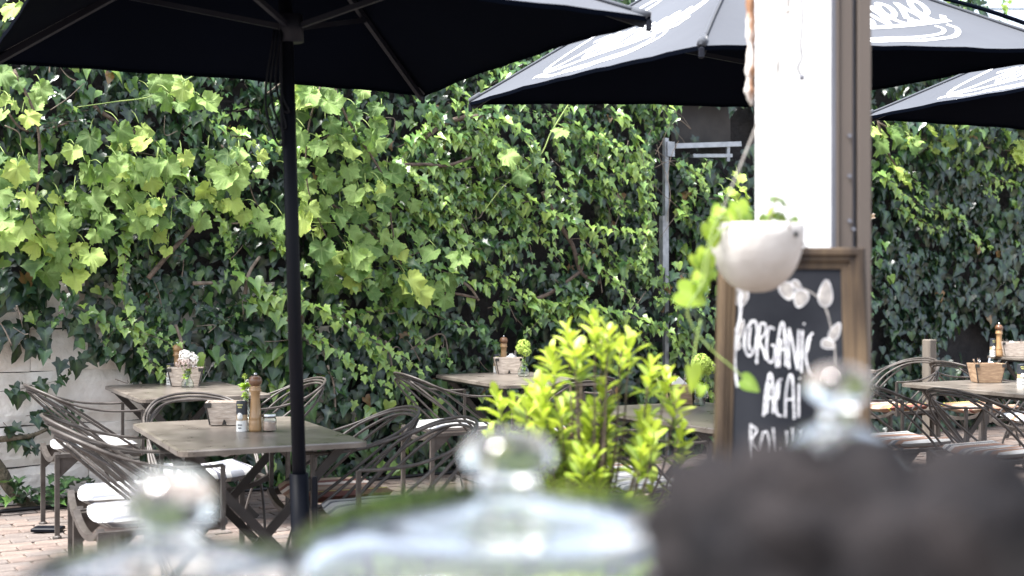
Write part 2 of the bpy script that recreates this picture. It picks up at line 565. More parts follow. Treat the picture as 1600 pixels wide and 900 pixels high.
# ------------------------------------------------------------------ leaf shapes
def mirrored(right, centre):
    """right boundary from stem to tip (x>=0); returns verts, tris, vein values"""
    pts = [right[0]] + right[1:-1] + [right[-1]] + [(-x, y) for x, y in reversed(right[1:-1])]
    v = [(centre[0], centre[1])] + pts
    n = len(pts)
    t = [(0, 1 + (i + 1) % n, 1 + i) for i in range(n)]
    vein = [1.0, 1.0] + [0.12] * (len(right) - 2) + [.75] + [0.12] * (len(right) - 2)
    return v, t, vein

def bend(v, fold, droop, rs, crump=.04):
    out = []
    for x, y in v:
        z = abs(x) * fold - droop * (y * y) + (rs.uniform(-crump, crump) if abs(x) > .05 else 0)
        out.append((x, y, z))
    return out

IV5 = mirrored([(0, .0), (.15, .17), (.40, .15), (.33, -.10), (.58, -.28), (.27, -.45), (.15, -.72), (0, -1.0)], (0, -.3))
IV3 = mirrored([(0, .0), (.18, .14), (.40, .10), (.50, -.16), (.30, -.40), (.17, -.70), (0, -1.0)], (0, -.3))
HRT = mirrored([(0, .0), (.2, .15), (.42, .06), (.47, -.2), (.35, -.5), (.17, -.8), (0, -1.0)], (0, -.3))
leafrng = random.Random(3)
ivy_t = []
for base in (IV5, IV5, IV5, IV5, IV3, IV3, IV3, IV3, HRT, HRT, HRT):
    v, t, ve = base
    ivy_t.append((np.array(bend(v, leafrng.uniform(-.1, .6), leafrng.uniform(-.05, .45), leafrng, .07)), np.array(t), np.array(ve)))

def grape_template(rs):
    n = 40
    c = (0, -.40)
    v = [(0, -.30, .0)]; ve = [1.0]
    lob = [(-90, 1.0, 24), (-28, .95, 22), (-152, .95, 22), (35, .84, 20), (145, .84, 20)]
    ring1 = []; ring2 = []
    for k in range(n):
        a = 90 + 360 * k / n
        best = 0; isv = 0
        for la, lr, lw in lob:
            dd = abs((a - la + 180) % 360 - 180)
            val = lr * math.exp(-(dd / (lw * 1.55)) ** 2)
            if dd < 5: isv = 1
            best = max(best, val)
        best = max(best, .76)
        dn = abs((a - 90 + 180) % 360 - 180)
        if dn < 14: best *= .25 + .75 * dn / 14
        r = .58 * best * (1 + (.07 if k % 2 else -.06) + rs.uniform(-.03, .03))
        ca, sa = math.cos(R(a)), math.sin(R(a))
        ring1.append((c[0] + ca * r * .55, c[1] + .1 + sa * r * .55 - .02, isv))
        ring2.append((c[0] + ca * r, c[1] + sa * r, isv))
    cup = rs.uniform(-.35, .45); drop = rs.uniform(.0, .9); sd = rs.uniform(0, 50)
    def zz(x, y, rr):
        return mn.noise(Vector((x * 3.2 + sd, y * 3.2, 1))) * .24 * rr + cup * (x * x) * 2 - drop * max(0, -y - .35) ** 2 * 1.2
    for x, y, i_ in ring1: v.append((x, y, zz(x, y, .7) - (.02 if not i_ else 0))); ve.append(.9 if i_ else .1)
    for x, y, i_ in ring2: v.append((x, y, zz(x, y, 1.2))); ve.append(.7 if i_ else 0.05)
    t = []
    for k in range(n):
        l = (k + 1) % n
        t.append((0, 1 + k, 1 + l))
        t.append((1 + k, 1 + n + k, 1 + n + l)); t.append((1 + k, 1 + n + l, 1 + l))
    return np.array(v), np.array(t), np.array(ve)
grape_t = [grape_template(leafrng) for _ in range(7)]

def shrub_template(rs):
    L = [(0, 0), (.28, .15), (.60, .215), (.86, .165)]
    v = []; ve = []; t = []
    cv = rs.uniform(-.1, .35); fo = rs.uniform(.15, .5)
    for y, w in L:
        z = -cv * y * y
        v += [(-w, y, z + w * fo), (0, y, z), (w, y, z + w * fo)]; ve += [.1, 1, .1]
    v.append((0, 1.0, -cv)); ve.append(.7)
    for k in range(3):
        a = k * 3
        t += [(a, a + 1, a + 4), (a, a + 4, a + 3), (a + 1, a + 2, a + 5), (a + 1, a + 5, a + 4)]
    t += [(9, 10, 12), (10, 11, 12)]
    return np.array(v), np.array(t), np.array(ve)
shrub_t = [shrub_template(leafrng) for _ in range(5)]

def pothos_template(rs):
    right = [(0, .0), (.14, .14), (.32, .15), (.45, .02), (.48, -.18), (.42, -.42), (.30, -.64), (.14, -.86), (0, -1.0)]
    v, t, ve = mirrored(right, (0, -.35))
    return np.array(bend(v, rs.uniform(.1, .3), rs.uniform(.1, .4), rs, .03)), np.array(t), np.array(ve)
pothos_t = [pothos_template(leafrng) for _ in range(3)]

def leaf_mesh(name, tpl, tint, material):
    v, t, ve = tpl
    me = bpy.data.meshes.new(name)
    me.from_pydata(v.tolist(), [], t.tolist())
    a = me.attributes.new('tint', 'FLOAT', 'POINT'); a.data.foreach_set('value', np.full(len(v), tint, dtype=np.float32))
    a = me.attributes.new('vein', 'FLOAT', 'POINT'); a.data.foreach_set('value', ve.astype(np.float32))
    me.polygons.foreach_set('use_smooth', [True] * len(t))
    me.materials.append(material)
    return me

def basis(tip, nrm):
    """matrix whose -Y is the tip direction and +Z the leaf's face"""
    y = -tip.normalized()
    z = (nrm - y * nrm.dot(y)).normalized()
    x = y.cross(z)
    return Matrix((x, y, z)).transposed()

def bake_leaves(name, leaves, tpls, material, parent, kind='stuff'):
    """leaves: (template index, 3x3 matrix, position, size, tint) -> one joined mesh"""
    vs_, fs_, ti, vn = [], [], [], []
    off = 0
    for k, M3, p, s, tint in leaves:
        v, t, ve = tpls[k]
        w = (v * s) @ np.array(M3).T + np.array(p)
        vs_.append(w); fs_.append(t + off); ti.append(np.full(len(v), tint)); vn.append(ve)
        off += len(v)
    vv = np.concatenate(vs_).astype(np.float32); ff = np.concatenate(fs_).astype(np.int32)
    me = bpy.data.meshes.new(name)
    me.vertices.add(len(vv)); me.vertices.foreach_set('co', vv.ravel())
    me.loops.add(len(ff) * 3); me.loops.foreach_set('vertex_index', ff.ravel())
    me.polygons.add(len(ff))
    me.polygons.foreach_set('loop_start', np.arange(0, len(ff) * 3, 3, dtype=np.int32))
    me.update(calc_edges=True)
    a = me.attributes.new('tint', 'FLOAT', 'POINT'); a.data.foreach_set('value', np.concatenate(ti).astype(np.float32))
    a = me.attributes.new('vein', 'FLOAT', 'POINT'); a.data.foreach_set('value', np.concatenate(vn).astype(np.float32))
    me.polygons.foreach_set('use_smooth', np.ones(len(ff), dtype=bool))
    me.materials.append(material)
    o = bpy.data.objects.new(name, me); col.objects.link(o); o.parent = parent
    if kind: o['kind'] = kind
    return o

_cache = {}
def leaf_objects(name, leaves, tpls, material, parent):
    for k, M3, p, s, tint in leaves:
        q = min(9, max(0, round(tint * 7)))
        key = (material.name, k, q)
        if key not in _cache:
            _cache[key] = leaf_mesh(name, tpls[k], q / 7, material)
        o = bpy.data.objects.new(name, _cache[key]); col.objects.link(o); o.parent = parent
        m4 = M3.to_4x4() @ Matrix.Scale(s, 4)
        m4.translation = p
        o.matrix_local = m4

# ------------------------------------------------------------------ ivy on the wall
def fbm(x, y, s):
    return mn.noise(Vector((x * s, y * s, 5.1))) + .5 * mn.noise(Vector((x * s * 2.1, y * s * 2.1, 8.7)))

def bare(t, z, px, py):
    """how bare the wall is at this place (0..1)"""
    n = fbm(t, z, 2.6)
    b = 0
    edge = 552 + 36 * n + (max(0, px - 150) * .8 if px > 150 else 0)
    if px < 225 + 25 * n and py > edge and py < 800:
        b = 1
    for cx, cy, rx, ry in ((838, 385, 38, 22), (785, 535, 22, 28), (1092, 186, 44, 24), (660, 300, 26, 14), (300, 285, 24, 16), (1090, 520, 30, 60), (905, 345, 26, 34), (1515, 545, 60, 40), (625, 395, 18, 12)):
        if ((px - cx) / rx) ** 2 + ((py - cy) / ry) ** 2 < 1 + .8 * n:
            b = max(b, .93)
    return b

def ivy_leaf_basis(rs, out=.5):
    tip = Vector((rs.gauss(0, .55), -rs.uniform(.05, .75) * out * 2, -1.0))
    nr = Vector((rs.gauss(0, .55), -1.0, rs.uniform(0, 1.4)))
    return basis(tip, nr)

irs = random.Random(21)
IVYMAIN = empty('wall_ivy', W0, TH, 'dense dark green ivy covering the long wall behind the tables, left of the white post', 'ivy')
IVYRIGHT = empty('wall_ivy', W0, TH, 'shaded dark ivy hanging on the wall to the right of the white post', 'ivy')
SPLIT_T = wall_px(1270, 450)[0]
left_leaves, right_leaves = [], []
N_IVY = 24500
T0, T1 = -1.6, 11.6
for i in range(N_IVY):
    t = irs.uniform(T0, T1); z = irs.uniform(0.0, 4.22)
    px, py = to_px(wallpt(t, .1, z))
    if px < -160 or px > 1760 or py < -90:
        continue
    ztop = 3.72 + .12 * fbm(t, 0, 1.5) + (.38 if 1425 < px < 1497 else 0)
    if z > ztop: continue
    b = bare(t, z, px, py)
    if irs.random() < b:
        continue
    if (1027 < px < 1054 and 212 < py < 408) or (1058 < px < 1185 and 172 < py < 246): 
        if irs.random() < .9: continue
    cav = fbm(t + 50, z * 1.2, 2.4)
    if cav < -.36 and irs.random() < .85: continue
    bump = .13 + .17 * fbm(t, z, 1.3) + .07 * fbm(t, z, 4.0)
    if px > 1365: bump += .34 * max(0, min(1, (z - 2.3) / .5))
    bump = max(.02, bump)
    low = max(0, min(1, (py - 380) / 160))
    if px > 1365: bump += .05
    if 1020 < px < 1062 and (410 < py < 520): bump += .30
    if 1020 < px < 1062 and 205 < py <= 410: bump = .03
    if py > 560 and (130 < px < 470 or 690 < px < 900): bump *= .5
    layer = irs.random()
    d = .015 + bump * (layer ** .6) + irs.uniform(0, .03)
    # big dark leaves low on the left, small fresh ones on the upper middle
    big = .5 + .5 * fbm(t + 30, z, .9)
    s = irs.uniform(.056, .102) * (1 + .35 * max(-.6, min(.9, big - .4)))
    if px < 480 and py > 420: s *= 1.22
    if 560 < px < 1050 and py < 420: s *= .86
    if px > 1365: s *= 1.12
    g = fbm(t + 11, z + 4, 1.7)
    tint = .15 + .28 * g + .46 * (layer - .5) + irs.gauss(0, .14)  # layer term paints light: outer leaves paler, deep ones darker
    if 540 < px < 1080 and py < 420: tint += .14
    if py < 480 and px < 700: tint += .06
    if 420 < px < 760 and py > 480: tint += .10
    if px > 1365 and py > 260: tint -= .20  # shade over the right part of the wall, put into the leaf tint
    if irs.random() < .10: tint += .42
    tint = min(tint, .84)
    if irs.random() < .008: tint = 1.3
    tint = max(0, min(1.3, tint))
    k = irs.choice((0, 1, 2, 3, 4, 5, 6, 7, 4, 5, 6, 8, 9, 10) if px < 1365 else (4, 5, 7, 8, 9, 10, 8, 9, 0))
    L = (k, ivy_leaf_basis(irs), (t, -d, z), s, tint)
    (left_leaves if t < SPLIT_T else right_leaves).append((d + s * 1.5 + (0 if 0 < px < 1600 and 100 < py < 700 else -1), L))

# trailing ivy shoots: a thin stem carrying two rows of small leaves
shoot_paths_l, shoot_paths_r = [], []
def shoot(px, py, dx, dy, n, dep=.26, s0=.05, bright=.55, sag=.25):
    t, z = wall_px(px, py, dep)
    pts = []
    ang = math.atan2(-dy, dx)
    step = s0 * .62
    for q in range(n):
        pts.append(Vector((t, -dep + .02 * math.sin(q * .4), z)))
        t += math.cos(ang) * step; z += math.sin(ang) * step
        ang += irs.gauss(0, .10) - sag * step * 2.0 * math.cos(ang)
        side = 1 if q % 2 else -1
        fade = 1 - .5 * q / n
        ppx, ppy = to_px(wallpt(t, dep, z))
        if dep > .09 and bare(t, z, ppx, ppy) >= 1: continue
        if (1022 < ppx < 1058 and 205 < ppy < 412) or (1055 < ppx < 1190 and 165 < ppy < 250): continue
        for sd in (side, -side):
            lat = Vector((-math.sin(ang), 0, math.cos(ang))) * sd
            tip = lat * .45 + Vector((math.cos(ang) * .25, -.55, -.85)) + Vector((irs.gauss(0, .35), irs.gauss(0, .25), irs.gauss(0, .2)))
            nr = Vector((irs.gauss(0, .3), -.8, .9 + irs.gauss(0, .25)))
            s = s0 * fade * irs.uniform(.8, 1.25)
            L = (irs.randrange(8), basis(tip, nr), (t + irs.gauss(0, .012), -dep + irs.gauss(0, .02), z + lat.z * .02 + irs.gauss(0, .012)), s, max(0, min(.84, bright + irs.gauss(0, .12) + .15 * q / n)))
            (left_leaves if pts[0].x < SPLIT_T else right_leaves).append((-1, L))
    (shoot_paths_l if pts[0].x < SPLIT_T else shoot_paths_r).append(pts)
for px, py, dx, dy, n in ((640, 255, 1, .12, 26), (700, 215, 1, -.1, 24), (640, 320, 1, .25, 24), (760, 180, 1, .2, 30), (880, 190, 1, .15, 30), (950, 170, 1, .3, 24), (800, 300, 1, .5, 26),
                          (870, 220, .5, 1, 22), (690, 120, 1, .6, 20), (860, 330, 1, .7, 30), (950, 420, 1, -.3, 26), (820, 470, 1, .05, 34), (900, 480, 1, .1, 26), (620, 230, 1, -.4, 18),
                          (230, 210, 1, .8, 24), (200, 260, .15, 1, 26), (255, 260, 1, .35, 20), (330, 200, 1, .3, 18), (700, 160, 1, .35, 20), (360, 430, 1, .25, 30), (380, 470, 1, .12, 24), (620, 290, 1, .05, 26),
                          (500, 480, 1, .25, 22), (560, 520, .7, .7, 18), (120, 480, 1, .4, 16), (980, 250, .6, .8, 18), (1000, 300, .3, 1, 16), (1060, 470, .1, 1, 22), (900, 395, 1, .4, 16), (720, 300, 1, .3, 22), (600, 250, 1, .3, 16),
                          (1380, 240, 1, .5, 20), (1440, 235, 1, .2, 26), (1500, 270, 1, -.2, 18), (1400, 325, 1, .2, 16), (1470, 320, 1, .3, 14), (1540, 240, 1, .15, 18), (1370, 270, 1, .3, 18), (1400, 160, 1, -.1, 26), (1440, 170, 1, .1, 22),
                          (1440, 20, 1, -.3, 14), (1490, 30, .6, -.8, 10), (1560, 40, .4, -.9, 9)):
    shoot(px, py, dx, dy, n, dep=irs.uniform(.24, .36), s0=irs.uniform(.065, .088), bright=.74)
for q in range(80):
    px, py = irs.uniform(480, 1120), irs.uniform(60, 520)
    shoot(px, py, irs.choice((-1, 1)) * irs.uniform(.3, 1), irs.uniform(-.2, .9), irs.randint(8, 18), dep=irs.uniform(.18, .36), s0=irs.uniform(.058, .082), bright=irs.uniform(.45, .78))
for q in range(34):
    px, py = irs.uniform(0, 480), irs.uniform(90, 560)
    shoot(px, py, irs.choice((-1, 1)) * irs.uniform(.3, 1), irs.uniform(0, .9), irs.randint(7, 14), dep=irs.uniform(.14, .26), s0=irs.uniform(.045, .065), bright=irs.uniform(.22, .52))
# sprigs creeping over the bare blocks and along the foot of the wall
for px, py, dx, dy, n in ((0, 612, 1, -.1, 8), (5, 660, .5, .6, 5), (40, 650, 1, -.1, 6), (60, 655, 1, .2, 4), (0, 690, 1, -.1, 4)):
    shoot(px, py, dx, dy, n, dep=.085, s0=.085, bright=.25)
for q in range(90):
    px = irs.uniform(-20, 150) if q < 60 else irs.uniform(180, 560)
    t, z = wall_px(px, 790, .1)
    L = (irs.choice((0, 1, 2)), basis(Vector((irs.gauss(0, .6), -1, irs.uniform(-.5, .3))), Vector((0, -.3, 1))), (t, -irs.uniform(.07, .25), irs.uniform(.03, .20)), irs.uniform(.06, .10), max(0, min(1, irs.gauss(.36, .15))))
    left_leaves.append((-1, L))

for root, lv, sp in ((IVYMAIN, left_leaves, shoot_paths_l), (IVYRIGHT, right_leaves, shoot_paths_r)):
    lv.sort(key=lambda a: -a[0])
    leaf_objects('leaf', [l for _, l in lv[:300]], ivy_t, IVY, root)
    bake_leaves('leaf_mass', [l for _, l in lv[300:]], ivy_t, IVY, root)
    m = MB()
    for pts in sp:
        m.tube(pts, .0028, 4, r2=.0014)
    m.build('shoot_mass', DEADSTEM, root, kind='stuff')

# woody stems showing through the leaves
def wall_path(pxs, dep, wob=.0):
    out = []
    for (x, y) in pxs:
        t, z = wall_px(x, y, dep)
        out.append((t + irs.uniform(-wob, wob), -dep, z + irs.uniform(-wob, wob)))
    return cr(out, 5)
for pxs, dep, r, r2, mt in (([(850, 300), (872, 345), (893, 385), (908, 425), (937, 440)], .27, .021, .014, WOODSTEM), ([(835, 470), (865, 455), (905, 426)], .28, .016, .013, WOODSTEM),
                            ([(662, 218), (690, 193), (720, 184), (752, 182)], .32, .016, .020, WOODSTEM), ([(628, 258), (668, 258), (700, 256), (752, 238)], .33, .013, .010, WOODSTEM),
                            ([(318, 335), (290, 370), (262, 402), (232, 436)], .28, .012, .016, WOODSTEM), ([(145, 165), (165, 180), (200, 205), (255, 228)], .2, .015, .012, WOODSTEM),
                            ([(520, 320), (560, 345), (600, 385)], .24, .010, .008, WOODSTEM), ([(385, 460), (388, 425), (405, 400)], .3, .014, .010, DEADSTEM), ([(285, 560), (283, 535), (275, 505)], .27, .012, .010, DEADSTEM),
                            ([(300, 445), (330, 442)], .28, .014, .010, DEADSTEM), ([(720, 440), (735, 452), (748, 468)], .3, .011, .009, DEADSTEM), ([(690, 455), (715, 460), (745, 468)], .3, .010, .010, WOODSTEM),
                            ([(0, 160), (30, 200), (70, 205), (120, 190)], .22, .008, .006, WOODSTEM), ([(1370, 180), (1380, 225), (1400, 262)], .34, .012, .008, WOODSTEM),
                            ([(640, 545), (690, 520), (700, 560)], .2, .007, .005, DEADSTEM), ([(600, 530), (612, 560), (618, 600)], .2, .009, .006, DEADSTEM), ([(510, 570), (520, 600), (525, 640)], .22, .009, .006, DEADSTEM)):
    m = MB(); m.tube(wall_path(pxs, dep, .01), r, 8, r2=r2)
    m.build('woody_stem', mt, IVYMAIN if pxs[0][0] < 1270 else IVYRIGHT, smooth=True)
m = MB()
for q in range(90):
    x, y = irs.uniform(0, 1100), irs.uniform(110, 600)
    dep = irs.uniform(.16, .3)
    a = irs.uniform(0, 6.28); L = irs.uniform(20, 70)
    pts = [(x, y), (x + math.cos(a) * L * .5 + irs.gauss(0, 6), y + math.sin(a) * L * .5 + irs.gauss(0, 6)), (x + math.cos(a) * L, y + math.sin(a) * L)]
    m.tube(wall_path(pts, dep, .01), irs.uniform(.003, .006), 5, r2=.002)
m.build('twig_mass', DEADSTEM, IVYMAIN, smooth=True, kind='stuff')
# thick mossy trunk at the foot of the bare wall
MOSSY = mat('mossy_bark', (.16, .13, .09), (.06, .055, .035), .95, 25, bump=.9, bscale=60)
for pxs, r, r2 in (([(-30, 700), (0, 735), (18, 765), (45, 790), (60, 800)], .045, .03), ([(-20, 690), (20, 685), (50, 682), (75, 672)], .022, .01)):
    m = MB(); m.tube(wall_path(pxs, .12, .006), r, 9, r2=r2); m.build('trunk', MOSSY, IVYMAIN, smooth=True)

# ------------------------------------------------------------------ grape vines over the ivy
grs = random.Random(5)
def grape_vine(label, spots, canes, smin=.12, smax=.185, tintbias=0):
    root = empty('grape_vine', W0, TH, label, 'vine', 'grape vines over the ivy wall')
    pet = MB(); lv = []
    for cx, cy, rx, ry, n in spots:
        placed = []
        for q in range(n):
            for _ in range(12):
                a, rr = grs.uniform(0, 6.283), math.sqrt(grs.random())
                x, y = cx + math.cos(a) * rx * rr, cy + math.sin(a) * ry * rr
                if all((x - u) ** 2 + (y - v_) ** 2 > 20 ** 2 for u, v_ in placed): break
            placed.append((x, y))
            dep = grs.uniform(.30, .50)
            t, z = wall_px(x, y, dep)
            tip = Vector((grs.gauss(0, .75), -grs.uniform(0, .9), -1.0))
            nr = Vector((grs.gauss(0, .5), -1.0, grs.uniform(.1, 1.5)))
            s = grs.uniform(smin, smax) * grs.choice((.65, .85, 1, 1, 1.08))
            M3 = basis(tip, nr)
            p = Vector((t, -dep, z)) - (M3 @ Vector((0, -.4, 0))) * s
            tint = max(0, min(1, grs.gauss(.62, .27) + tintbias))
            lv.append((grs.randrange(7), M3, p, s, tint))
            q1 = p + Vector((grs.uniform(-.06, .06), .10, grs.uniform(.02, .1)))
            pet.tube(cr([p, (p + q1) / 2 + Vector((0, 0, .015)), q1], 3), .0028, 5)
    leaf_objects('leaf', lv, grape_t, GRAPE, root)
    pet.build('petiole_mass', GREENSTEM, root, smooth=True, kind='stuff')
    for pxs, r, mt in canes:
        m = MB(); m.tube(wall_path(pxs, .36, .01), r, 7, r2=r * .5); m.build('cane', mt, root, smooth=True)
    return root

grape_vine('pale green grape vine with broad leaves trailing over the left third of the ivy wall',
           [(38, 320, 55, 70, 15), (105, 395, 55, 45, 11), (185, 300, 70, 50, 12), (262, 295, 60, 50, 9), (28, 150, 38, 45, 8), (385, 295, 50, 60, 9), (290, 150, 60, 32, 8), (330, 250, 50, 35, 6),
            (240, 365, 34, 34, 6), (160, 240, 50, 34, 5), (70, 15, 55, 25, 7), (20, 260, 30, 30, 5), (330, 325, 40, 25, 5), (130, 330, 50, 40, 8), (210, 225, 26, 40, 6), (420, 350, 25, 35, 4)],
           [([(20, 110), (60, 190), (60, 280), (50, 340), (100, 400)], .010, WOODSTEM), ([(320, 110), (240, 150), (180, 160), (120, 165)], .005, GREENSTEM), ([(250, 230), (240, 300), (230, 370), (240, 395)], .006, GREENSTEM),
            ([(345, 225), (380, 270), (400, 320), (430, 345)], .006, WOODSTEM)])
grape_vine('pale green grape vine with broad leaves hanging just right of the parasol pole',
           [(530, 185, 72, 50, 17), (490, 300, 38, 70, 13), (560, 285, 55, 55, 12), (595, 420, 62, 42, 13), (668, 455, 45, 24, 7), (520, 410, 45, 40, 9), (478, 150, 24, 22, 4), (585, 215, 30, 30, 4), (620, 300, 30, 40, 5), (650, 385, 30, 20, 3), (560, 350, 60, 30, 8)],
           [([(520, 120), (545, 190), (600, 280), (615, 370), (640, 440), (700, 465)], .009, WOODSTEM), ([(455, 345), (520, 350), (580, 340), (615, 320)], .004, GREENSTEM), ([(500, 130), (480, 210), (480, 300), (520, 400)], .007, WOODSTEM)])
grape_vine('few single grape leaves on a long thin cane near the tip of the second parasol',
           [(835, 240, 10, 8, 2), (822, 276, 10, 8, 2), (768, 358, 3, 3, 1), (722, 402, 6, 8, 2), (795, 250, 10, 6, 1), (880, 205, 10, 8, 1)],
           [([(890, 160), (862, 205), (840, 245), (790, 290), (755, 330)], .006, GREENSTEM)])
grape_vine('bright grape vine leaves along the wall top under the parasols right of the white post',
           [(1405, 215, 38, 24, 10), (1450, 225, 40, 22, 8), (1410, 272, 14, 14, 2), (1520, 215, 60, 18, 8), (1580, 235, 22, 20, 4), (1150, 292, 14, 20, 3), (1470, 8, 24, 8, 4)],
           [([(1372, 190), (1420, 215), (1500, 225), (1600, 240)], .008, WOODSTEM)], .13, .21, .12)

# ------------------------------------------------------------------ posts and brackets by the wall
pt = P(1040, 450, 10.33)
post = empty('steel_post', (pt.x, pt.y, 0), TH, 'slim galvanised steel post with a bracket arm in front of the ivy', 'post')
m = MB(); m.box((0, 0, 1.28), (.036, .036, 2.56)); m.build('upright', GALV, post)
m = MB(); m.box((-.045, -.02, 1.72), (.035, .05, .42)); m.build('bracket_plate', GALV, post)
m = MB(); m.box((.03, -.03, 2.47), (.07, .012, .12)); m.build('top_plate', GALV, post)
m = MB(); m.bar((.09, 0, 2.50), (.74, -.05, 2.55), .05, .04); m.build('arm', GALV, post)
m = MB(); m.bar((.27, 0, 2.43), (.66, -.03, 2.45), .05, .028); m.build('heater_bar', GALV, post)
m = MB(); m.bar((.62, -.04, 2.40), (.62, -.04, 2.55), .03, .02); m.build('hanger', GALV, post)
pt = P(1452, 450, 10.7)
m = MB(); m.box((0, 0, .46), (.085, .085, .92), bev=.006)
o = m.build('wooden_post', POSTWOOD, loc=(pt.x, pt.y, 0)); o.rotation_euler = (0, 0, TH)
tag(o, 'weathered square timber post standing against the ivy right of the white post', 'post')
t, z = wall_px(1095, 188, .02)
m = MB(); m.box((0, -.015, 0), (.62, .03, .42), bev=.004)
o = m.build('dark_board', SLATE, loc=wallpt(t, 0.01, z)); o.rotation_euler = (0, 0, TH)
tag(o, 'dark slate coloured board fixed to the wall above the bracket arm', 'board')
m = MB()
m.tube(cr([wallpt(-1.6, .25, .014), wallpt(-.5, .24, .014), wallpt(0, .22, .014), wallpt(.6, .20, .014), wallpt(1.6, .24, .014), wallpt(3.2, .2, .014), wallpt(4.4, .26, .014)], 6), .011, 7)
tag(m.build('cable', CABLE, smooth=True), 'black cable lying along the foot of the whitewashed wall', 'cable')
m = MB(); pc = P(75, 828, 7.1); m.box((pc.x, pc.y, .014), (.16, .10, .02), bev=.004)
tag(m.build('drain_plate', DARKMET), 'small black metal plate on the paving by the cable', 'plate')
m = MB()
m.tube(cr([(2.5, 13.9, 4.55), (5.0, 14.2, 4.45), (9.0, 14.5, 4.55)], 8), .008, 5)
tag(m.build('overhead_wire', CABLE), 'thin wire crossing the white sky above the wall', 'wire')
for px_, hh in ((2.2, 5.2), (9.2, 5.2)):
    m = MB(); m.tube([(px_, 13.9 if px_ < 5 else 14.5, 0), (px_, 13.9 if px_ < 5 else 14.5, hh)], .06, 8)
    tag(m.build('wire_pole', POSTWOOD, smooth=True), 'far pole holding the overhead wire behind the wall, %s end' % ('left' if px_ < 5 else 'right'), 'pole')

# ------------------------------------------------------------------ script lettering
GLYPH = {
    'G': ([(1.10, .98), (1.30, 1.16), (1.02, 1.22), (.42, .80), (.02, .22), (.06, -.06), (.42, .0), (.86, .34), (.98, .52), (.60, .46)], 1.0),
    'e': ([(-.06, .14), (.24, .26), (.34, .44), (.20, .52), (.05, .34), (.06, .08), (.24, .0), (.44, .14)], .40),
    'n': ([(-.02, .34), (.08, .46), (.06, .02), (.10, .30), (.26, .50), (.34, .40), (.30, .06), (.42, .04), (.50, .14)], .46),
    'o': ([(.26, .48), (.08, .40), (.04, .14), (.16, .0), (.32, .12), (.34, .36), (.22, .50), (.30, .40), (.48, .42)], .42),
    'v': ([(-.02, .36), (.08, .46), (.12, .10), (.18, .02), (.32, .24), (.34, .48), (.46, .42)], .42),
    's': ([(-.06, .12), (.14, .34), (.22, .50), (.24, .38), (.30, .14), (.18, .0), (.04, .06), (.22, .02), (.42, .14)], .38),
}
def ribbon(mb_, pts, nrm, w, mi=0):
    """flat ribbon along pts with the normals nrm"""
    n = len(pts); vv = []
    for i in range(n):
        t = (pts[min(i + 1, n - 1)] - pts[max(i - 1, 0)])
        t = t.normalized() if t.length > 1e-9 else Vector((1, 0, 0))
        sd = nrm[i].cross(t).normalized() * (w(i / (n - 1)) if callable(w) else w) * .5
        vv += [pts[i] - sd, pts[i] + sd]
    ff = [(2 * i, 2 * i + 1, 2 * i + 3, 2 * i + 2) for i in range(n - 1)]
    mb_.add(vv, ff, mi)

def script_strokes(word):
    out = []; x = 0
    for ch in word:
        pts, adv = GLYPH[ch]
        out.append([Vector((x + a, b, 0)) for a, b in pts]); x += adv
    return out, x

